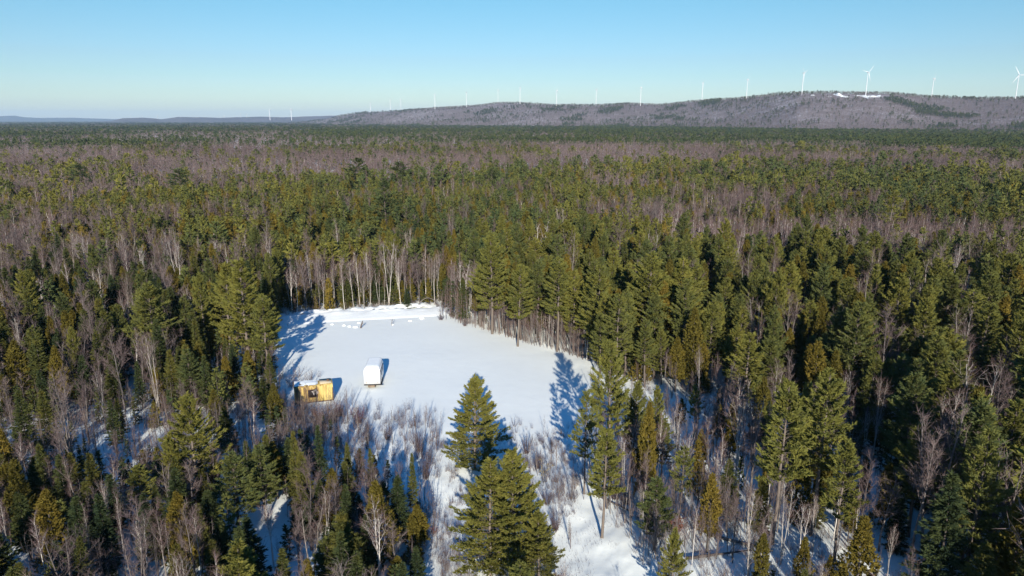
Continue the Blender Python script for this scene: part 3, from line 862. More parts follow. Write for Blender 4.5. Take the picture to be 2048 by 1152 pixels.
# ------------------------------------------------------------------ split: the largest of each kind are things of their own, the rest are a mass
for t in TREES:
    t['z'] = 0.0
_x = np.array([t['x'] for t in TREES]); _y = np.array([t['y'] for t in TREES]); _h = np.array([t['h'] for t in TREES])
_z = ground_z(_x, _y)
PXB, PYB = proj(_x, _y, _z); PXT, PYT = proj(_x, _y, _z + _h); PXM, PYM = proj(_x, _y, _z + _h * .8)
dist = np.sqrt(_x ** 2 + _y ** 2 + CAM_H ** 2)
for i, t in enumerate(TREES):
    t['z'] = float(_z[i]); t['px'], t['py'] = float(PXM[i]), float(PYM[i]); t['bx'], t['by'] = float(PXB[i]), float(PYB[i]); t['ty'] = float(PYT[i])
    t['app'] = t['h'] / dist[i]
    t['seen'] = (-14 < t['px'] < 2062) and t['ty'] < 1150
    if t['hero']: t['app'] += 10
    t['solo'] = False
LIMIT = dict(white_pine_tree=300, spruce_tree=300, cedar_tree=260, birch_tree=300, bare_maple_tree=300, bare_sapling=300)
byname = {}
for t in TREES:
    byname.setdefault(KINDS[t['kind']]['name'], []).append(t)
for nm, L in byname.items():
    L = [t for t in L if t['seen']]
    L.sort(key=lambda t: -t['app'])
    for t in L[:LIMIT[nm]]: t['solo'] = True

# meshes shared by the single trees
for k, d in KINDS.items():
    d['tm'] = [make_mesh(d['name'] + '_trunk', v[0][0], v[0][1], [M[d['mats'][0]]]) for v in d['full']]
    d['cm'] = [make_mesh(d['name'] + '_crown', v[1][0], v[1][1], [M[d['mats'][1]]]) for v in d['full']]

LOOK = dict(white_pine_tree='green pine', spruce_tree='dark spruce', cedar_tree='olive cedar', birch_tree='pale bare birch',
            bare_maple_tree='bare grey tree', bare_sapling='thin bare sapling')
CATS = dict(white_pine_tree='pine tree', spruce_tree='spruce tree', cedar_tree='cedar tree', birch_tree='birch tree', bare_maple_tree='bare tree', bare_sapling='sapling')
MARKS = [(622, 790, 'the yellow container'), (747, 755, 'the white trailer'), (1475, 1087, 'the fallen birch log'), (950, 850, 'the lone pine on the snow'),
         (1215, 800, 'the tall sparse pine'), (1610, 880, 'the dark trunked pine cluster'), (1000, 1040, 'the big central pine pair'), (400, 880, 'the big yellow green pine'),
         (1485, 720, 'the bright round topped pine'), (310, 650, 'the broad layered pine'), (500, 620, 'the clearing edge pines'), (1290, 620, 'the largest right pine'),
         (1860, 800, 'the broad bushy pine'), (296, 1100, 'the brightest forked birch'), (780, 550, 'the tallest far birch'), (1345, 1100, 'the bottom edge pine'),
         (160, 720, 'the small full pine'), (1465, 870, 'the tall forked birch'), (150, 860, 'the many stemmed bare tree'), (1708, 1100, 'the round olive cedar'),
         (1352, 1040, 'the rusty bush'), (778, 430, 'the dark bluish layered pine'), (985, 560, 'the far corner pine'), (1950, 950, 'the right edge pines'),
         (75, 600, 'the bright headed pine'), (640, 930, 'the container spruces'), (1770, 430, 'the tall yellowish pine'), (1110, 600, 'the wide front pine')]
def region(t):
    px, py, bx, by = t['px'], t['py'], t['bx'], t['by']
    if py < 470: return 'far beyond the clearing, in the ' + ('left' if px < 700 else 'middle' if px < 1350 else 'right') + ' forest'
    if 556 < px < 950 and py < 628: return 'in the birch stand at the back of the clearing'
    if px > 1340 and py < 512: return 'in the bare belt behind the right pine stand'
    if px > 930 and py < 600: return 'deep in the pine stand right of the clearing' + (' near the frame edge' if px > 1600 else '')
    if px > 930 and py < 720 and px < 1500: return 'along the front of the right pine stand'
    if px > 1500: return ('in the upper' if py < 820 else 'in the lower') + ' dark woods on the far right'
    if px > 1080: return ('on the upper' if py < 880 else 'on the lower') + ' open snowy slope right of the field'
    if py < 560: return 'in the woods behind the left clearing edge'
    if py < 742: return 'in the dense woods left of the clearing' + (', outer part' if px < 280 else '')
    if py < 890: return 'in the brushy gap left of the yellow container' + (', outer part' if px < 280 else '')
    if px < 800: return 'in the near dark woods at lower left' + (', by the frame edge' if px < 330 else '')
    return 'on the open snow in the near center'
def label_of(t, nm):
    best = None
    for mx, my, name in MARKS:
        dx, dy = t['px'] - mx, t['py'] - my
        d = math.hypot(dx, dy)
        if d < 62 and (best is None or d < best[0]): best = (d, dx, dy, name)
    size = 'tall' if t['h'] > 11.5 else 'short' if t['h'] < 6.5 else 'medium'
    if best and best[0] > 14:
        _, dx, dy, name = best
        side = ('left of' if dx < 0 else 'right of') if abs(dx) > abs(dy) else ('behind' if dy < 0 else 'in front of')
        return '%s %s just %s %s' % (size, LOOK[nm], side, name)
    return '%s %s %s' % (size, LOOK[nm], region(t))

def single_tree(t):
    d = KINDS[t['kind']]; nm = d['name']
    k = t.get('proto', None)
    if k is None: k = int(rs.integers(len(d['full'])))
    s = t['h'] / d['H']; wd = t.get('wid', 1.0)
    sx = s * wd if t['hero'] else (s ** .8) * wd
    e = empty(nm, (t['x'], t['y'], t['z'] - .12), rs.uniform(0, 2 * pi), (sx, sx, s))
    if not t['hero']: e.rotation_euler = (rs.normal(0, .02), rs.normal(0, .02), e.rotation_euler[2])
    tone = float(rs.random()) * .999
    if d['name'] == 'white_pine_tree': tone = .22 + .77 * tone
    if t['hero']:
        tone = .55 + .25 * tone
        if 'bright' in t['hero'] or 'yellow' in t['hero']: tone = .93
        if 'old pine' in t['hero'] or t['hero'].startswith(('dark ', 'small dark')): tone = .10
        if t['kind'] == 'openpine': tone = .95
        if 'trunked pine cluster' in t['hero'] or 'right edge' in t['hero']: tone = .78
    for q in (link('trunk', d['tm'][k], e), link('crown', d['cm'][k], e)): q['tone'] = tone
    g = {'white_pine_tree': 'white pines of the forest', 'spruce_tree': 'dark spruces of the forest', 'cedar_tree': 'olive cedars of the forest', 'birch_tree': 'pale birches of the forest',
         'bare_maple_tree': 'bare grey trees of the forest', 'bare_sapling': 'thin bare saplings'}[nm]
    lab = t['hero'] or label_of(t, nm)
    if len(lab.split()) > 16: lab = lab.split(' ', 1)[1]
    tag(e, lab, CATS[nm], g)
for t in TREES:
    if t['solo']: single_tree(t)
rest = [t for t in TREES if not t['solo'] and t['kind'] != 'sapling']
sap_rest = [t for t in TREES if not t['solo'] and t['kind'] == 'sapling']

# ------------------------------------------------------------------ the forest as a mass, 330 m and beyond
def jitter_polar(rmin, rmax, spacing, azlim):
    """rows of spots at growing distance, spacing(r) apart"""
    out = []; r = rmin
    while r < rmax:
        s = spacing(r); n = max(1, int(2 * azlim * r / s))
        a = -azlim + 2 * azlim * (np.arange(n) + rs.uniform(0, 1, n)) / n
        rr = r + rs.uniform(-.5, .5, n) * s
        out.append(np.stack([rr * np.sin(a), rr * np.cos(a), rr, np.full(n, s)], 1)); r += s
    return np.concatenate(out)
Q = jitter_polar(330, 900, lambda r: 3.3 + (r - 330) * .0035, R(43))
n1, n2 = fnoise(Q[:, 0] / 60, Q[:, 1] / 45, 71), fnoise(Q[:, 0] / 150, Q[:, 1] / 80, 75)
qx, qy = proj(Q[:, 0], Q[:, 1], np.full(len(Q), 8.))
u = rs.random((len(Q), 3))
hw = sstep(.55, .63, n1) * .78 + .08
rq = Q[:, 2] * (1 + .55 * (fnoise(Q[:, 0] / 120, Q[:, 1] / 120, 77) - .5))
hw = np.maximum(hw, np.where(qx < 1250, sstep(350, 500, rq), sstep(390, 560, rq)) * .93 * (1 - .45 * (n2 > .58)))
hw = np.where((qx > 1300) & (Q[:, 2] < 560), hw * .55, hw)
isw = u[:, 0] < hw
sub = u[:, 1]
kk = np.where(isw, np.where(sub < .22, 4, 5), np.where(sub < .38, 0, np.where(sub < .47, 1, np.where(sub < .74, 2, 3))))
patch = fnoise(Q[:, 0] / 38, Q[:, 1] / 38, 95)
hh = (6.8 + 6.5 * u[:, 2]) * (.72 + .6 * patch)
hh = np.where((kk == 2) | (kk == 3), hh * .88, hh); hh = np.where(kk == 1, hh * 1.25, hh)
qz = ground_z(Q[:, 0], Q[:, 1])

MASS = dict(pine=('white_pine_forest', 'mass of green pines filling the middle forest'), spruce=('spruce_forest', 'mass of dark spruces filling the middle forest'),
            cedar=('cedar_forest', 'mass of olive brown cedars filling the middle forest'), birch=('birch_forest', 'mass of bare birches with pale trunks in the middle forest'),
            hardwood=('bare_maple_forest', 'mass of bare purple grey trees in the middle forest'))
parts = {k: [] for k in MASS}
def add_mass(kind, protos, pos, h, H, sxy_extra, tone=None):
    n = len(pos)
    if n == 0: return
    ids = rs.integers(0, len(protos), n)
    s = h / H
    parts['pine' if kind == 'oldpine' else kind].append(replicate(protos, ids, pos, rs.uniform(0, 2 * pi, n), s ** .85 * sxy_extra, s, rs.random(n) if tone is None else tone))
for kind in KEYS:
    L = [t for t in rest if t['kind'] == kind or (kind == 'pine' and t['kind'] == 'openpine')]
    for lo, hi in ((0, 1e9),):
        P = np.array([(t['x'], t['y'], t['z'] - .1) for t in L]).reshape(-1, 3); h = np.array([t['h'] for t in L])
        add_mass(kind, LOD1[kind], P, h, KINDS[kind]['H'], np.array([t.get('wid', 1) for t in L]), np.clip(.62 * rs.random(len(L)) + 1.5 * (fnoise(P[:, 0] / 40, P[:, 1] / 50, 97) - .5) + .19, 0, 1) if len(L) else None)
    m = kk == KEYS.index(kind)
    P = np.stack([Q[m, 0], Q[m, 1], qz[m] - .1], 1)
    add_mass(kind, LOD2[kind], P, hh[m], KINDS[kind]['H'], Q[m, 3] / 3.3 * rs.uniform(.85, 1.2, m.sum()), np.clip(.62 * rs.random(m.sum()) + 1.5 * (fnoise(Q[m, 0] / 55, Q[m, 1] / 70, 97) - .5) + .19, 0, 1))
def join_parts(L):
    V, F, MI, T, off = [], [], [], [], 0
    for v, f, m, t in L:
        V.append(v); F.append(f + off); MI.append(m); T.append(t); off += len(v)
    return np.concatenate(V), np.concatenate(F), np.concatenate(MI), np.concatenate(T)
for kind, (nm, lab) in MASS.items():
    V, F, MI, T = join_parts(parts[kind])
    tag(link(nm, make_mesh(nm, V, F, [M[KINDS[kind]['mats'][0]], M[KINDS[kind]['mats'][1]]], MI, T)), lab, kind='stuff')
parts = None

# treeless snowy strip on the ridge top
_cl = [math.atan2(*at_dist(px, 186, 3300)[:2]) for px in (1622, 1762)]
tag(link('snow_clearing', polar_patch('snow_clearing', _cl[0], _cl[1], 160, 3270, 3400, 26, lambda x, y: ridge_z(x, y) + 26 * (fnoise(x / 38, y / 60, 4) - .56) + 2 - 7 * np.abs((np.hypot(x, y) - 3340) / 60), M['fresh_snow'])),
    'snowy treeless strip along the top of the ridge', kind='structure')
# the far forest to the horizon and over the ridge
Q = jitter_polar(900, 3000, lambda r: 4.8 + (r - 900) * .0044, R(42))
Q = np.concatenate([Q, jitter_polar(3000, 16000, lambda r: 15.5 * r / 3000, R(41))])
Rz = ridge_z(Q[:, 0], Q[:, 1]); az = np.arctan2(Q[:, 0], Q[:, 1])
rc = np.interp(az, _caz, _cr)
onr = (az > RIDGE_AZ[0]) & (az < RIDGE_AZ[1]) & (Q[:, 2] > rc * .70) & (Rz > 0)
keep = ~((az > RIDGE_AZ[0] + .02) & (az < RIDGE_AZ[1]) & (Q[:, 2] > rc * 1.06))
tx, ty, _ = at_dist(1690, 186, 3440)
pad = (np.abs(az - math.atan2(tx, ty)) < .05) & (np.abs(Q[:, 2] - 3335) < 50) & onr & (fnoise(Q[:, 0] / 38, Q[:, 1] / 60, 4) > .47)
keep &= ~pad
# denser on the ridge front
Q2 = jitter_polar(2300, 6200, lambda r: 10.5 * r / 3000, R(41))
Rz2 = ridge_z(Q2[:, 0], Q2[:, 1]); az2 = np.arctan2(Q2[:, 0], Q2[:, 1]); rc2 = np.interp(az2, _caz, _cr)
k2 = (az2 > RIDGE_AZ[0]) & (az2 < RIDGE_AZ[1]) & (Q2[:, 2] > rc2 * .70) & (Q2[:, 2] < rc2 * 1.05) & (Rz2 > 0)
k2 &= ~((np.abs(az2 - math.atan2(tx, ty)) < .05) & (np.abs(Q2[:, 2] - 3335) < 50) & (fnoise(Q2[:, 0] / 38, Q2[:, 1] / 60, 4) > .47))
Q = np.concatenate([Q[keep], Q2[k2]]); Rz = np.concatenate([Rz[keep], Rz2[k2]]); onr = np.concatenate([onr[keep], np.ones(k2.sum(), bool)])
qz = np.where(onr, Rz, ground_z(Q[:, 0], Q[:, 1]))
n1 = fnoise(Q[:, 0] / 260, Q[:, 1] / 160, 81); n2 = fnoise(Q[:, 0] / 800, Q[:, 1] / 300, 85)
qx, _ = proj(Q[:, 0], Q[:, 1], qz)
con = .22 + .6 * sstep(.52, .66, n1)                                                     # share of conifers
rq = Q[:, 2] * (1 + .7 * (fnoise(Q[:, 0] / 200, Q[:, 1] / 250, 79) - .5))
con = .07 + .5 * sstep(.54, .66, n1)
con = np.where(~onr & (rq > 1150) & (qx > 620), .14 + .4 * sstep(.42, .62, n2), con)
con = np.where(~onr & (rq > 1000) & (qx > 1150), .24 + .5 * sstep(.4, .62, n2), con)
con = np.where(~onr & (rq > 2300) & (qx <= 700), .22 + .5 * (n2 - .5), con)
con = np.where(onr, .03 + .75 * sstep(.645, .70, fnoise(Q[:, 0] / 150, Q[:, 1] / 260, 83)) + .12 * (n2 > .55) * (n1 > .5), con)
isc = rs.random(len(Q)) < con
n = len(Q)
hh = rs.uniform(8.5, 13.5, n)
sx = Q[:, 3] / 5.0 * rs.uniform(.8, 1.25, n)
sx = np.where(onr & isc, sx * .55, sx)
A = []
for flag, protos in ((True, LOD3['conifer']), (False, LOD3['hardwood'])):
    m = isc == flag; c = m.sum()
    v, f, mi, tt = replicate(protos, rs.integers(0, len(protos), c), np.stack([Q[m, 0], Q[m, 1], qz[m] - .3], 1), rs.uniform(0, 2 * pi, c), sx[m], hh[m] / 11, rs.random(c) * (.62 if flag else 1.0))
    A.append((v, f, mi + (0 if flag else 2), tt))
V, F, MI, T = join_parts(A)
tag(link('distant_forest', make_mesh('distant_forest', V, F, [M['spruce_bark'], M['spruce'], M['grey_bark'], M['twigs']], MI, T)),
    'far forest of dark conifers and bare purple woods reaching the horizon', kind='stuff')
del A, V, F, MI, T

# ------------------------------------------------------------------ undergrowth
def mass_of_shrubs(n, sampler, protos, hr):
    P, H = [], []
    while len(P) < n:
        q = sampler()
        if q is None: continue
        P.append(q); H.append(rs.uniform(*hr))
    P = np.array(P); H = np.array(H)
    Z = ground_z(P[:, 0], P[:, 1])
    return replicate(protos, rs.integers(0, len(protos), len(P)), np.stack([P[:, 0], P[:, 1], Z - .05], 1), rs.uniform(0, 2 * pi, len(P)), H / 2.2 * rs.uniform(.8, 1.3, len(P)), H / 2.2, rs.random(len(P)))
light_shrubs = [shrub(400 + k, 2.2, 14, .5, 56, .02, 0, True) for k in range(4)]
def s_edge():
    px, pb = rs.uniform(550, 880), rs.uniform(818, 925)
    x, y, _ = at(px, pb)
    if px > 690 and rs.random() < .72: return None
    return x, y
def s_left():
    px, pb = rs.uniform(-60, 640), rs.uniform(748, 960); return at(px, pb)[:2]
def s_right():
    px, pb = rs.uniform(1175, 1720), rs.uniform(735, 1210)
    x, y, _ = at(px, pb)
    return None if inside(OPEN, np.array([x]), np.array([y]))[0] else (x, y)
def s_center():
    px, pb = rs.uniform(690, 1150), rs.uniform(880, 1210)
    if px < 880 and pb < 970 and rs.random() < .6: return None
    x, y, _ = at(px, pb)
    return None if vnoise(x / 2.5, y / 2.5, 7) < .5 else (x, y)
def s_lane():
    px, pb = rs.uniform(1020, 1170), rs.uniform(850, 1000); return at(px, pb)[:2]
def s_far():
    px = rs.uniform(560, 1200); pb = np.interp(px, [560, 868, 900, 960, 1050, 1120, 1200], [628, 611, 636, 655, 684, 699, 728]) - abs(rs.normal(0, 5))
    return at(px, pb)[:2]
def s_forest():
    a, r = rs.uniform(-R(40), R(40)), math.sqrt(rs.uniform(50 ** 2, 165 ** 2)); x, y = r * sin(a), r * cos(a)
    return None if inside(OPEN, np.array([x]), np.array([y]))[0] else (x, y)
L = [mass_of_shrubs(300, s_edge, light_shrubs, (.9, 2.4)), mass_of_shrubs(700, s_left, light_shrubs, (.9, 2.8)), mass_of_shrubs(560, s_right, light_shrubs, (.6, 2.0)),
     mass_of_shrubs(950, s_center, light_shrubs, (.35, 1.5)), mass_of_shrubs(130, s_lane, light_shrubs, (.5, 1.6)), mass_of_shrubs(330, s_far, light_shrubs, (.6, 1.6)), mass_of_shrubs(1500, s_forest, light_shrubs, (.8, 2.5))]
if sap_rest:
    pr = KINDS['sapling']['full']; P = np.array([(t['x'], t['y'], t['z'] - .1) for t in sap_rest]); h = np.array([t['h'] for t in sap_rest])
    L.append(replicate(pr, rs.integers(0, len(pr), len(P)), P, rs.uniform(0, 2 * pi, len(P)), h / 5, h / 5, rs.random(len(P))))
V, F, MI, T = join_parts(L)
tag(link('undergrowth', make_mesh('undergrowth', V, F, [M['brush'], M['brush']], MI, T)), 'bare brown brush and thin stems poking from the snow', kind='stuff')
# withered grass tips on the rough snow
gg = Geo(); n = 9000
px, pb = rs.uniform(760, 1320, n), rs.uniform(880, 1200, n)
P = np.array([at(a, b)[:2] for a, b in zip(px, pb)])
ok = vnoise(P[:, 0] / 1.6, P[:, 1] / 1.6, 21) > .52; P = P[ok]
P = np.column_stack([P, ground_z(P[:, 0], P[:, 1]) - .03]); d = unit(np.array([0, 0, 1.]) + rs.normal(0, .35, P.shape))
blades(gg, P, d, rs.uniform(.12, .5, len(P)), np.full(len(P), .02), rs)
V, F = gg.arrays()
tag(link('dry_grass', make_mesh('dry_grass', V, F, [M['brush']])), 'withered grass tips poking through the near snow', kind='stuff')

# bushes one can point to
SHRUBS = [  # px, base row, height, width, material, label
    (640, 838, 2.0, 1.3, 'red_brush', 'dense reddish bush right in front of the yellow container'),
    (678, 832, 2.3, .9, 'red_brush', 'red stemmed bush right of the yellow container'),
    (716, 846, 2.6, .9, 'red_brush', 'tall red stemmed bush between container and white trailer'),
    (735, 880, 2.6, 1.2, 'brush', 'grey brown bush below the tall red stemmed one'),
    (775, 880, 2.4, 1.0, 'brush', 'brown bush in blue shade left of the brushy gap'),
    (838, 905, 2.8, .9, 'brush', 'thin leaning bush at the left border of the open snow'),
    (852, 960, 3.6, .7, 'brush', 'tall bundle of leaning stems beside the small ragged spruce'),
    (818, 1050, 2.0, 1.1, 'red_brush', 'low reddish bush on rough snow left of the big pine pair'),
    (868, 1068, .9, 1.6, 'red_brush', 'very low red bush beside the snow tracks'),
    (600, 842, 2.2, 1.4, 'brush', 'purple brown bush covering the foot of the yellow container'),
    (560, 830, 2.6, 1.3, 'brush', 'purple brown bush left of the yellow container'),
    (1052, 905, 2.4, .9, 'brush', 'grey bush right of the lone pine on the snow'),
    (1075, 935, 2.2, 1.0, 'brush', 'bare bush half way down the snow strip right of the lone pine'),
    (1095, 1010, 1.9, 1.1, 'brush', 'purple grey bush right of the big central pine pair'),
    (1110, 1060, 2.2, .9, 'brush', 'sparse upright bush at the snow lane near the pine pair'),
    (1352, 1062, 2.2, 1.5, 'rust_leaves', 'rusty orange leafed bush on the right snowy slope'),
    (1405, 1050, 2.0, 1.4, 'red_brush', 'dull red bush right of the rusty one'),
    (1290, 1040, 2.0, 1.3, 'brush', 'wide tangled bush left of the rusty one'),
    (1250, 1010, 1.8, 1.2, 'brush', 'brown bush above the dark bank of the snow lane'),
    (1230, 1000, 2.2, 1.0, 'brush', 'brown bush under the round headed leaning pine'),
    (218, 792, 2.3, 1.4, 'red_brush', 'dull red bush in the shade of the left woods'),
    (310, 855, 2.4, 1.5, 'brush', 'wide grey bush in the brushy gap on the left'),
    (350, 880, 2.5, 1.3, 'brush', 'tan bush against snow left of the big yellow green pine'),
    (480, 840, 2.6, 1.4, 'brush', 'purple grey bush in the brushy gap above blue snow'),
    (530, 800, 2.6, 1.4, 'brush', 'purple bush at the left corner of the snow field'),
    (882, 640, 1.4, 1.5, 'brush', 'dark low bush at the end of the plowed snow road'),
    (930, 652, 1.6, 1.3, 'brush', 'grey bush at the far right corner of the clearing'),
]
def bush(px, pb, h, wd, mat, label, leaf=0, seed=0):
    x, y, _ = at(px, pb); z = float(ground_z(x, y))
    (sv, sf), (tv, tf) = shrub(500 + seed, h, 46, .5 * wd, 260, .02, leaf)
    e = empty('leafy_bush' if leaf else 'bare_bush', (x, y, z - .05))
    link('stems', make_mesh('stems', sv, sf, [M['brush' if leaf else mat]]), e)
    link('leaves' if leaf else 'twigs', make_mesh('twigs', tv, tf, [M[mat]]), e)
    tag(e, label, 'bush', 'bushes round the snow field')
for k, (px, pb, h, wd, mat, lab) in enumerate(SHRUBS):
    bush(px, pb, h, wd, mat, lab, 14 if mat == 'rust_leaves' else 0, k)
(sv, sf), (tv, tf) = shrub(590, 3.2, 9, .35, 30, .02, 6)
x, y, _ = at(1086, 965); e = empty('leafy_sapling', (x, y, float(ground_z(x, y))))
M['tan_leaves'] = bark_mat('tan leaves', [(0.1, (.28, .22, .09)), (.9, (.40, .32, .15))], .9)
link('stems', make_mesh('stems', sv, sf, [M['grey_bark']]), e); link('leaves', make_mesh('leaves', tv, tf, [M['tan_leaves']]), e)
tag(e, 'little sapling keeping tan leaves on the snow right of the central pines', 'sapling')

# dead tree at the bottom, logs and bent stems
def put_snag(px, pb, pt, seed, label):
    x, y, _ = at(px, pb); h = height_for(px, pb, pt); (tv, tf), (lv, lf) = snag(seed, h)
    e = empty('dead_tree', (x, y, float(ground_z(x, y)) - .1), seed)
    link('trunk', make_mesh('trunk', tv, tf, [M['dead_wood']]), e); link('limbs', make_mesh('limbs', lv, lf, [M['dead_wood']]), e)
    tag(e, label, 'dead tree')
put_snag(657, 1170, 1055, 3, 'bleached dead tree with stub limbs in front of the lower left spruces')
put_snag(1620, 985, 850, 5, 'grey dead trunk with stub limbs inside the right pine cluster')

def log(px0, py0, px1, py1, rad, mat, label, z0=.25, z1=.25, name='fallen_log', arch=0.0):
    a, b = np.array(at(px0, py0)), np.array(at(px1, py1))
    a[2] = float(ground_z(a[0], a[1])) + z0; b[2] = float(ground_z(b[0], b[1])) + z1
    n = 12; s = np.linspace(0, 1, n)[:, None]
    P = a + (b - a) * s; P[:, 2] += (arch * 4 * s * (1 - s))[:, 0]; P += np.random.default_rng(int(px0)).normal(0, .02, P.shape)
    g = Geo(); mid = (a + b) / 2; rr = rad * (1 - .55 * s[:, 0])
    g.tube(P - mid, rr, 8)
    V, F = g.arrays(); o = len(V)
    V = np.concatenate([V, [P[0] - mid, P[-1] - mid]])
    F = np.concatenate([F, [(o, (j + 1) % 8, j) for j in range(8)], [(o + 1, o - 8 + j, o - 8 + (j + 1) % 8) for j in range(8)]])
    e = empty(name, tuple(mid)); link('trunk', make_mesh('trunk', V, F, [M[mat]]), e)
    st, tw = Geo(), Geo(); rg = np.random.default_rng(int(px1))
    for k in range(9):
        t = rg.uniform(.35, 1); p = P[0] + (P[-1] - P[0]) * t - mid + [0, 0, arch * 4 * t * (1 - t)]
        d = unit(unit(b - a) * .8 + rg.normal(0, .5, 3) + [0, 0, .3]); st.tube(curve_pts(p, d, rg.uniform(.5, 1.4), .1, 3, rg, .02), np.array([.03, .02, .006]), 3)
    V, F = st.arrays(); link('branches', make_mesh('branches', V, F, [M[mat]]), e)
    tag(e, label, 'fallen tree')
log(1418, 1068, 1545, 1110, .17, 'birch_bark', 'pale fallen birch log lying across the snowy right slope')
log(1372, 1124, 1502, 1104, .14, 'grey_bark', 'snow dusted grey log lying level below the fallen birch')
log(1188, 992, 1262, 1030, .12, 'grey_bark', 'dark log along the bank of the blue shaded snow lane')
log(1428, 1042, 1490, 1046, .10, 'grey_bark', 'thin dark log above the fallen birch log')
log(834, 614, 874, 619, .10, 'birch_bark', 'thin white birch bowed over in an arch at the far end of the snow road', .0, 1.4, 'bowed_birch', 1.6)
log(655, 868, 690, 838, .06, 'grey_bark', 'slanting dark stem across the red bushes by the container', .1, 1.8, 'leaning_dead_tree')

# ------------------------------------------------------------------ the plowed road at the back of the clearing, its banks and lumps
def strip(name, line, width, prof, mat, n=120, lift=.02, rough=1.0):
    """a ribbon of snow along a ground line; prof(u) gives its height across"""
    P = np.array([at(*p)[:2] for p in line]); d = np.r_[0, np.cumsum(np.linalg.norm(np.diff(P, axis=0), axis=1))]
    s = np.linspace(0, d[-1], n); X, Y = np.interp(s, d, P[:, 0]), np.interp(s, d, P[:, 1])
    tx_, ty_ = np.gradient(X), np.gradient(Y); l = np.hypot(tx_, ty_); nx, ny = -ty_ / l, tx_ / l
    m = 13; U = np.linspace(-1, 1, m)
    GX = X[:, None] + nx[:, None] * U * width / 2; GY = Y[:, None] + ny[:, None] * U * width / 2
    nz = fnoise(GX / .9, GY / .9, 91)
    GZ = ground_z(GX, GY) + lift + prof(U)[None] * (1 + rough * (.9 * nz - .45)) * np.minimum(1, np.minimum(s, s[-1] - s) / 2.0)[:, None]
    GZ[:, 0] -= .13; GZ[:, 1] -= .05; GZ[:, -1] -= .25
    V = np.stack([GX, GY, GZ], -1).reshape(-1, 3)
    i, j = np.meshgrid(np.arange(n - 1), np.arange(m - 1), indexing='ij'); p = (i * m + j).ravel()
    F = np.concatenate([np.stack([p, p + m, p + m + 1], 1), np.stack([p, p + m + 1, p + 1], 1)])
    return link(name, make_mesh(name, V, F, [mat]))
o = strip('snow_road', [(520, 652), (570, 644), (640, 638), (740, 632), (865, 626), (905, 622)], 6.0, lambda u: .02 + .30 * (u + 1), M['fresh_snow'], lift=.06, rough=.25)
tag(o, 'bright plowed snow road along the far edge of the clearing', kind='structure')
o = strip('snow_bank', [(585, 629), (680, 624), (780, 618), (862, 611)], 3.0, lambda u: .50 + .12 * np.exp(-(u * 2.0) ** 2), M['fresh_snow'], rough=1.2)
tag(o, 'rough bank of plowed snow under the birches behind the road', 'snow bank')

def ico_lump(rad, seed, squash=.6):
    rg = np.random.default_rng(seed); V, F = [], []
    nu, nv = 10, 7
    for i in range(nv + 1):
        th = pi * i / nv
        for j in range(nu): V.append((sin(th) * cos(2 * pi * j / nu), sin(th) * sin(2 * pi * j / nu), cos(th)))
    V = np.array(V); nrm = 1 + .28 * (fnoise(V[:, 0] * 1.4 + seed, V[:, 1] * 1.4 + V[:, 2], seed) - .5) * 2
    V = V * nrm[:, None] * rad * [1.25, 1, squash]
    for i in range(nv):
        for j in range(nu):
            a, b = i * nu + j, i * nu + (j + 1) % nu; F += [(a, a + nu, b + nu), (a, b + nu, b)]
    return V, np.array(F)
LUMPS = [(664, 649, .5, 'small snow lump, leftmost of the scattered line by the road'), (688, 651, .55, 'snow lump second from the left by the road'), (699, 653, .6, 'snow lump just left of the brown post'),
         (711, 654.5, .7, 'largest snow lump at the foot of the brown post'), (718, 646, .55, 'snow lump behind the brown post'), (785, 649, .45, 'snow lump at the thin twig post'),
         (820, 642, .55, 'snow lump on the right half of the field near the road'), (844, 637, .75, 'big snow lump near the right end of the road'), (629, 639.5, .4, 'little snow clod at the edge of the road')]
for k, (px, pb, rad, lab) in enumerate(LUMPS):
    x, y, _ = at(px, pb); V, F = ico_lump(rad * .62, 600 + k, .5)
    o = link('snow_lump', make_mesh('snow_lump', V, F, [M['fresh_snow']])); o.location = (x, y, float(ground_z(x, y)) + rad * .12); o.rotation_euler[2] = k
    tag(o, lab, 'snow lump', 'snow lumps by the road')
wood, _, b_ = new_mat('weathered brown wood', .9, .1); b_.inputs['Base Color'].default_value = (.10, .075, .06, 1)
def post(px, pb, h, rad, tilt, label, name):
    x, y, _ = at(px, pb); g = Geo(); rg = np.random.default_rng(int(px))
    P = np.array([(0, 0, -.3), (tilt * .3, 0, h * .35), (tilt * .7, .03, h * .7), (tilt, .05, h)]); g.tube(P, np.array([rad, rad * .95, rad * .85, rad * .6]), 6)
    V, F = g.arrays(); e = empty(name, (x, y, float(ground_z(x, y)))); link('stake', make_mesh('stake', V, F, [wood]), e)
    g = Geo()
    for k in range(7):
        t = rg.uniform(.4, 1); g.tube(curve_pts(np.array([tilt * t, 0, h * t]), unit(rg.normal(0, 1, 3) + [0, 0, .8]), .7, .1, 3, rg, .03), np.array([.02, .014, .004]), 3)
    V, F = g.arrays(); link('sprigs', make_mesh('sprigs', V, F, [wood]), e)
    tag(e, label, 'post')
post(721, 656, 1.35, .14, .45, 'leaning brown post with sprigs among snow lumps at the back of the field', 'leaning_post')
post(783, 650, 1.3, .05, .2, 'thin twiggy stake in the snow near the road', 'twig_stake')

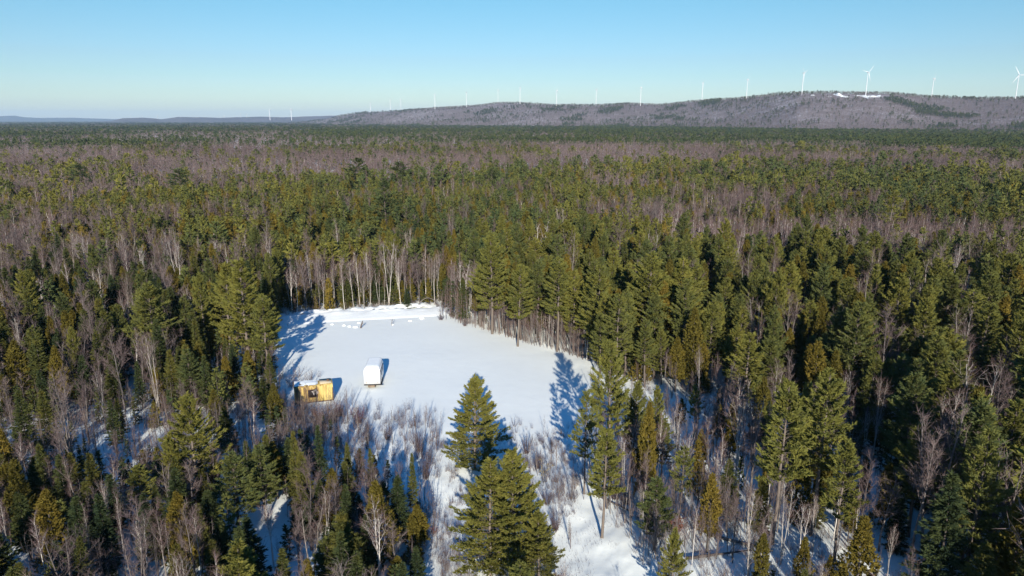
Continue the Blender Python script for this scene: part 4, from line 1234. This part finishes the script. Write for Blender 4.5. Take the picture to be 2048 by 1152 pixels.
# ------------------------------------------------------------------ yellow container and white trailer
def box_faces(g, x0, x1, y0, y1, z0, z1):
    V = [(x, y, z) for z in (z0, z1) for y in (y0, y1) for x in (x0, x1)]
    g.add(V, [(0, 2, 3), (0, 3, 1), (4, 5, 7), (4, 7, 6), (0, 1, 5), (0, 5, 4), (2, 6, 7), (2, 7, 3), (0, 4, 6), (0, 6, 2), (1, 3, 7), (1, 7, 5)])
def box_obj(name, parent, mat, *b):
    g = Geo()
    for q in b: box_faces(g, *q)
    V, F = g.arrays(); o = link(name, make_mesh(name, V, F, [mat]), parent); return o
def plain(name, col, rough=.6, spec=.3):
    m, nt, b = new_mat(name, rough, spec)
    n = noise(nt, 2.5, 4); nt.links.new(ramp(nt, n, [(.3, tuple(c * .85 for c in col)), (.7, tuple(min(1, c * 1.08) for c in col))]), b.inputs['Base Color'])
    return m

# yellow paint: faded, with brown rust runs, worst at the far end
ym, nt_, yb = new_mat('faded yellow paint with rust runs', .65, .2)
tc = nt_.nodes.new('ShaderNodeTexCoord'); mp = nt_.nodes.new('ShaderNodeMapping'); mp.inputs['Scale'].default_value = (4.5, 4.5, .30)
nt_.links.new(tc.outputs['Object'], mp.inputs[0])
ns = nt_.nodes.new('ShaderNodeTexNoise'); ns.inputs['Scale'].default_value = 1.0; ns.inputs['Detail'].default_value = 4; nt_.links.new(mp.outputs[0], ns.inputs['Vector'])
sx_ = nt_.nodes.new('ShaderNodeSeparateXYZ'); nt_.links.new(tc.outputs['Object'], sx_.inputs[0])
left = math_node(nt_, 'MULTIPLY', sx_.outputs['X'], -.05)
wear = math_node(nt_, 'ADD', ns.outputs['Fac'], left)
nt_.links.new(ramp(nt_, wear, [(.34, (.50, .385, .13)), (.47, (.41, .29, .085)), (.55, (.27, .17, .06)), (.70, (.09, .055, .035))]), yb.inputs['Base Color'])
x0, y0, _ = at(662, 801.5); x1, y1, _ = at(586, 810)
cw = 6.1
ce = empty('yellow_container', ((x0 + x1) / 2 - .05, (y0 + y1) / 2 + 1.25, float(ground_z((x0 + x1) / 2, y0 + 1.2))), math.atan2(y0 - y1, x0 - x1))
LX = math.hypot(x0 - x1, y0 - y1) / 2 + .05; DY, HZ = 1.2, 2.55
# body: rounded roof edges, ribbed long sides
g = Geo()
prof_ = [(-DY, .18), (-DY, HZ - .42), (-DY + .07, HZ - .2), (-DY + .24, HZ - .05), (-DY + .5, HZ), (DY - .5, HZ), (DY - .24, HZ - .05), (DY - .07, HZ - .2), (DY, HZ - .42), (DY, .18)]
nrib = 44; xs = np.linspace(-LX, LX, nrib * 2 + 1)
V, F = [], []
for i, xx in enumerate(xs):
    rib = .028 if (i // 2) % 2 else 0.0
    for (yy, zz) in prof_:
        k = 1 if .1 < zz < HZ - .3 else 0
        V.append((xx, yy + (rib * k * (1 if yy < 0 else -1)), zz))
m_ = len(prof_)
for i in range(len(xs) - 1):
    for j in range(m_ - 1):
        a = i * m_ + j; F += [(a, a + m_, a + m_ + 1), (a, a + m_ + 1, a + 1)]
for i in (0, len(xs) - 1):
    F += [(i * m_, i * m_ + j, i * m_ + j + 1) for j in range(1, m_ - 1)]
link('body', make_mesh('body', np.array(V), np.array(F), [ym]), ce)
rust = plain('rusty steel', (.13, .075, .045), .8, .2); dark = plain('dark opening', (.025, .02, .018), .8, .1); beige = plain('beige roof sheet', (.50, .42, .28), .7, .2)
box_obj('base_rail', ce, rust, (-LX + .02, LX - .02, -DY + .03, -DY + .15, .02, .18), (-LX + .02, LX - .02, DY - .15, DY - .03, .02, .18))
wx0, wx1, wz0, wz1 = -.75, .45, .85, 1.95
win = box_obj('window', ce, dark, (wx0, wx1, -DY - .012, -DY + .05, wz0, wz1))
box_obj('frame', win, rust, (wx0 - .07, wx0, -DY - .04, -DY + .03, wz0 - .07, wz1 + .07), (wx1, wx1 + .07, -DY - .04, -DY + .03, wz0 - .07, wz1 + .07),
        (wx0, wx1, -DY - .04, -DY + .03, wz1, wz1 + .07), (wx0, wx1, -DY - .04, -DY + .03, wz0 - .07, wz0))
tornm = plain('torn pale lining', (.45, .40, .36), .9, .0)
g = Geo(); rg = np.random.default_rng(4)
for k in range(7):
    a = np.array([rg.uniform(wx0 + .3, wx1 - .1), -DY - .03, rg.uniform(wz0, wz1 - .3)]); g.tube(np.stack([a, a + [rg.normal(.05, .15), -.02, .2], a + [rg.normal(.1, .2), 0, .4]]), np.array([.05, .07, .02]), 4)
V, F = g.arrays(); link('torn_lining', make_mesh('torn_lining', V, F, [tornm]), win)
box_obj('corner_post', ce, rust, (LX - .10, LX + .012, -DY - .02, -DY + .09, .10, HZ - .55))
rf = box_obj('roof_sheet', ce, beige, (.9, LX - .15, -DY + .28, DY - .2, HZ + .004, HZ + .09))
box_obj('vent', rf, rust, (LX - .75, LX - .4, -.1, .25, HZ + .09, HZ + .28))
# snow left on the roof, ragged towards the lit edge
xs_, ys_ = np.linspace(-LX, 1.2, 50), np.linspace(-DY + .3, DY - .1, 14)
GX, GY = np.meshgrid(xs_, ys_, indexing='ij')
GZ = HZ - .05 + .14 * np.clip(fnoise(GX * 1.1, GY * 1.1, 44) * 1.5 - .25 + .35 * (GY + DY) / (2 * DY) - .32 * sstep(-.2, 1.2, GX), 0, 1)
GZ[0] = GZ[-1] = HZ - .3
V = np.stack([GX, GY, GZ], -1).reshape(-1, 3); i, j = np.meshgrid(np.arange(49), np.arange(13), indexing='ij'); p = (i * 14 + j).ravel()
link('roof_snow', make_mesh('roof_snow', V, np.concatenate([np.stack([p, p + 14, p + 15], 1), np.stack([p, p + 15, p + 1], 1)]), [M['fresh_snow']]), ce)
tag(ce, 'weathered yellow container with rusty streaks and a dark window, half buried in brush', 'container')

# white box trailer seen from behind
x0, y0, _ = at(745, 776)
te = empty('white_trailer', (x0, y0, float(ground_z(x0, y0))), R(4.0))
white = plain('glossy white paint', (.83, .83, .82), .35, .4); shade = plain('black rubber and steel', (.018, .018, .02), .7, .3); tanm = plain('tan steel step', (.25, .19, .13), .7, .2)
glassy = plain('dark window glass', (.03, .035, .04), .1, .6)
HW, ZB, ZT, LEN = 1.20, .62, 3.15, 5.2
prof_ = [(-HW, ZB), (-HW, ZT - .5), (-HW + .06, ZT - .25), (-HW + .2, ZT - .08), (-HW + .42, ZT), (HW - .42, ZT), (HW - .2, ZT - .08), (HW - .06, ZT - .25), (HW, ZT - .5), (HW, ZB)]
def loft(secs):
    m = len(secs[0]); V = np.concatenate([np.array(s, float) for s in secs]); F = []
    for i in range(len(secs) - 1):
        for j in range(m - 1):
            a = i * m + j; F += [(a, a + m, a + m + 1), (a, a + m + 1, a + 1)]
        F += [(i * m + m - 1, i * m + 2 * m - 1, i * m + m), (i * m + m - 1, i * m + m, i * m)]
    for i in (0, len(secs) - 1): F += [(i * m, i * m + j, i * m + j + 1) for j in range(1, m - 1)]
    return V, np.array(F)
secs = [[(x * .985, -.0, ZB + (z - ZB) * .985) for x, z in prof_], [(x, .07, z) for x, z in prof_], [(x, LEN - .9, z) for x, z in prof_], [(x * .97, LEN - .25, ZB + (z - ZB) * .82) for x, z in prof_], [(x * .94, LEN, ZB + (z - ZB) * .55) for x, z in prof_]]
V, F = loft(secs); link('body', make_mesh('body', V, F, [white]), te)
box_obj('bumper', te, shade, (-HW - .02, HW + .28, -.16, .10, .50, .61))
box_obj('step', te, tanm, (-.62, .42, -.26, .05, .20, .49))
box_obj('undercarriage', te, shade, (-HW + .15, HW - .12, .12, LEN - .3, .40, .60))
def wheel(x, y):
    g = Geo(); a = np.linspace(0, 2 * pi, 19)
    for (rr, w0, w1) in ((.36, -.11, .11),):
        ring = [(w0, .2 * 1.0), (w0, rr - .03), (w0 + .03, rr), (w1 - .03, rr), (w1, rr - .03), (w1, .2)]
        V = np.array([(q[0], q[1] * cos(t), q[1] * sin(t)) for t in a[:-1] for q in ring]); m = len(ring); F = []
        for i in range(18):
            for j in range(m - 1):
                p, q = i * m + j, ((i + 1) % 18) * m + j; F += [(p, q, q + 1), (p, q + 1, p + 1)]
        g.add(V, F)
    V, F = g.arrays(); o = link('wheel', make_mesh('wheel', V, F, [shade]), te); o.location = (x, y, .36)
    g = Geo(); g.tube(np.array([(-.09, 0, 0), (.0, 0, 0), (.09, 0, 0)]), np.array([.2, .2, .2]), 14); V, F = g.arrays(); n = len(V)
    V = np.concatenate([V, [(-.09, 0, 0), (.09, 0, 0)]]); F = np.concatenate([F, [(n, (j + 1) % 14, j) for j in range(14)], [(n + 1, 28 + j, 28 + (j + 1) % 14) for j in range(14)]])
    link('rim', make_mesh('rim', V, F, [plain('grey rim', (.35, .35, .36), .5, .4)]), o)
for sx in (-1, 1):
    for yy in (1.75, 2.6): wheel(sx * (HW - .08), yy)
lens = plain('pale amber lens', (.45, .28, .18), .3, .4)
for sx in (-1, 1): box_obj('tail_light', te, lens, (sx * .82 - .07, sx * .82 + .07, -.03, .03, .86, 1.02))
ink = plain('faded tan lettering', (.30, .25, .19), .7, .1)
# two faded, unreadable lines of lettering
g1 = Geo(); rg = np.random.default_rng(12)
def word(g, xa, xb, z, h):
    x = xa
    while x < xb:
        w_ = rg.uniform(.04, .09); box_faces(g, x, min(x + w_, xb), -.020, .004, z - h * rg.uniform(.3, .5), z + h * rg.uniform(.3, .5)); x += w_ + .03
word(g1, -.36, .42, 2.57, .11); V, F = g1.arrays(); link('lettering', make_mesh('lettering', V, F, [ink]), te)
g2 = Geo(); word(g2, -.58, -.36, 2.08, .13); word(g2, -.14, .30, 2.08, .07); word(g2, .40, .66, 2.08, .11); V, F = g2.arrays(); link('lettering', make_mesh('lettering', V, F, [ink]), te)
g = Geo(); g.tube(np.array([(HW + .05, .0, .55), (HW + .05, .0, 1.6), (HW + .04, .3, 2.5)]), np.array([.025, .025, .02]), 5); V, F = g.arrays()
link('ladder_rail', make_mesh('ladder_rail', V, F, [shade]), te)
box_obj('side_awning', te, shade, (HW + .006, HW + .09, .25, LEN - 1.2, 2.45, 2.54))
box_obj('side_window', te, glassy, (HW + .004, HW + .02, 1.2, 2.2, 1.5, 2.1), (HW + .004, HW + .02, 3.0, 3.8, 1.5, 2.1))
# soft cap of snow on the roof
ys_ = np.linspace(.18, LEN - .15, 34); xs_ = np.linspace(-HW + .12, HW - .12, 16)
GX, GY = np.meshgrid(xs_, ys_, indexing='ij')
roofz = np.interp(GY, [0, LEN - .9, LEN - .25, LEN], [ZT, ZT, ZB + (ZT - ZB) * .82, ZB + (ZT - ZB) * .55])
edge = np.minimum(1, np.minimum((GX - xs_[0]), (xs_[-1] - GX)) / .3) * np.minimum(1, np.minimum(GY - ys_[0], ys_[-1] - GY) / .4)
GZ = roofz - .10 + .26 * np.sqrt(np.clip(edge, 0, 1)) + .05 * (fnoise(GX * 2, GY * 2, 5) - .5) * edge
V = np.stack([GX, GY, GZ], -1).reshape(-1, 3); i, j = np.meshgrid(np.arange(15), np.arange(33), indexing='ij'); p = (i * 34 + j).ravel()
link('roof_snow', make_mesh('roof_snow', V, np.concatenate([np.stack([p, p + 34, p + 35], 1), np.stack([p, p + 35, p + 1], 1)]), [M['fresh_snow']]), te)
tag(te, 'white box trailer with rounded top and snow on its roof, parked on the snow field', 'trailer')

# ------------------------------------------------------------------ wind turbines
tw_white = plain('white turbine paint', (.62, .62, .62), .6, .1)
def turbine_meshes():
    g = Geo(); zs = np.linspace(-18, 93, 12); g.tube(np.stack([zs * 0, zs * 0, zs], 1), np.interp(zs, [-18, 0, 93], [1.9, 1.8, 1.15]), 14); V, F = g.arrays(); tower = make_mesh('tower', V, F, [tw_white])
    g = Geo(); ys = np.array([-4.2, -4.0, -2, 3, 6.5, 6.7]); g.tube(np.stack([ys * 0, ys, np.full(6, 95.)], 1), np.array([.3, 1.7, 2.1, 2.1, 1.6, .3]), 8); V, F = g.arrays(); nac = make_mesh('nacelle', V, F, [tw_white])
    g = Geo(); ys = np.array([-7.2, -6.8, -5.6, -4.2]); g.tube(np.stack([ys * 0, ys, ys * 0], 1), np.array([.1, 1.0, 1.7, 1.6]), 10); V, F = g.arrays(); hub = make_mesh('hub', V, F, [tw_white])
    # blade along +Z from the hub centre at y -5.6
    st = np.array([1.2, 3, 8, 16, 28, 40, 48]); ch = np.array([1.6, 1.9, 3.6, 3.1, 2.2, 1.4, .4]); th = np.array([1.6, 1.5, 1.0, .7, .45, .25, .08]); twi = np.radians([30, 25, 18, 10, 5, 2, 0])
    V, F = [], []
    for s, c, t, w_ in zip(st, ch, th, twi):
        for k in range(8):
            a = k * pi / 4; u, v = cos(a) * c / 2 + c * .15, sin(a) * t / 2
            V.append((u * cos(w_) - v * sin(w_), -5.6 + u * sin(w_) + v * cos(w_), s))
    for i in range(len(st) - 1):
        for k in range(8):
            p, q = i * 8 + k, i * 8 + (k + 1) % 8; F += [(p, q, q + 8), (p, q + 8, p + 8)]
    n = len(V); F += [(n - 8, n - 8 + k, n - 8 + k + 1) for k in range(1, 7)]
    return tower, nac, hub, make_mesh('blade', np.array(V), np.array(F), [tw_white])
T_TOWER, T_NAC, T_HUB, T_BLADE = turbine_meshes()
TURB = [  # base pixel x, base row, hub row, yaw from facing the camera, rotor angle, label
    (2032, 190, 150, 12, -28, 'wind turbine nearest the right edge, blades spread wide'),
    (1863, 194, 157, 82, 5, 'wind turbine with edge on rotor, second from the right edge'),
    (1732, 184, 145, 50, 40, 'wind turbine beside the snowy strip on the ridge top'),
    (1604, 184, 146, 70, -55, 'wind turbine at the left shoulder of the highest ridge top'),
    (1493, 193, 159, 75, 20, 'wind turbine left of the highest ridge top'),
    (1404, 196, 166, 80, 60, 'wind turbine where the ridge begins to climb, fourth of the right group'),
    (1281, 206, 175, 78, 10, 'wind turbine behind the dip right of the dark conifer patch'),
    (1192, 206, 179, 76, 35, 'wind turbine just left of the dark conifer patch on the crest'),
    (1113, 209, 181, 72, 0, 'wind turbine standing slightly in front of the crest, right of the first summit'),
    (1040, 203, 176, 78, 55, 'wind turbine on the first summit of the ridge, right one'),
    (996, 203, 180, 80, 15, 'faint wind turbine at the left end of the first summit'),
    (933, 210, 185, 74, 45, 'wind turbine on the slope left of the first summit'),
    (870, 214, 189, 78, 25, 'wind turbine half way down the left slope of the ridge'),
    (802, 220, 199, 75, 10, 'small wind turbine, right one of the pair on the low left ridge'),
    (781, 220, 200, 78, 50, 'small wind turbine, left one of the pair on the low left ridge'),
    (741, 221, 205, 74, 30, 'tiny faint wind turbine at the left tip of the ridge'),
    (583, 237, 218, 70, 20, 'tall thin turbine left of the ridge tip, right one of two'),
    (540, 237, 220, 75, 0, 'tall thin turbine left of the ridge tip, left one of two'),
    (494, 238, 228, 70, 40, 'tiny turbine, right one of the close pair over the purple hills'),
    (482, 237, 227, 75, 15, 'tiny turbine, left one of the close pair over the purple hills'),
    (449, 241, 232, 60, 50, 'tiny bright turbine between the close pair and the lone far one'),
    (363, 244, 234, 60, 20, 'tiny bright turbine low in front of the purple hills'),
    (316, 240, 231, 65, 5, 'tiny turbine above the dip in the purple hills'),
    (285, 239, 232, 70, 35, 'tiny turbine above the left bump of the purple hills'),
    (262, 238, 231, 70, 25, 'leftmost tiny turbine over the purple hills'),
]
for px, pb, ph, yaw, ang, lab in TURB:
    d = 95.0 * FPX / 1.03 / (pb - ph)
    if pb - ph < 13: d = min(d, 11300)
    x, y, z = at_dist(px, pb, d); sc = (at_dist(px, ph, d)[2] - z) / 95.0
    facing = math.atan2(x, y)
    wide_ = 1.5 if pb - ph < 20 else 1.0
    e = empty('wind_turbine', (x, y, z), -facing + R(yaw), (sc * wide_, sc * wide_, sc))
    link('tower', T_TOWER, e); link('nacelle', T_NAC, e)
    h = link('hub', T_HUB, e); h.location = (0, 0, 95); h.rotation_euler[1] = R(ang)
    for k in range(3):
        b = link('blade', T_BLADE, h); b.rotation_euler[1] = k * 2 * pi / 3
    tag(e, lab, 'wind turbine', 'wind turbines along the ridge')

# ------------------------------------------------------------------ the air between: one even box of haze round everything
g = Geo(); box_faces(g, -34000, 34000, -31000, 34000, -60, 420); V, F = g.arrays()
hz = bpy.data.materials.new('haze'); hz.use_nodes = True; hn = hz.node_tree; hn.nodes.clear()
pv = hn.nodes.new('ShaderNodeVolumePrincipled'); pv.inputs['Color'].default_value = (.60, .80, .98, 1); pv.inputs['Density'].default_value = 4.0e-5; pv.inputs['Anisotropy'].default_value = 0.0
ho = hn.nodes.new('ShaderNodeOutputMaterial'); hn.links.new(pv.outputs[0], ho.inputs['Volume'])
tag(link('haze', make_mesh('haze', V, F, [hz])), 'thin blue haze over the distant hills', kind='stuff')
_long = [o['label'] for o in COL.objects if o.get('label') and not 4 <= len(o['label'].split()) <= 16]
print('LONG', _long[:12])
print('TREES', len(TREES), 'solo', sum(t['solo'] for t in TREES), {k: sum(1 for t in v if t['solo']) for k, v in byname.items()}, 'rest', len(rest))
print('TRIS', sum(len(o.data.polygons) for o in COL.objects if o.type == 'MESH' and o.get('kind') == 'stuff'))
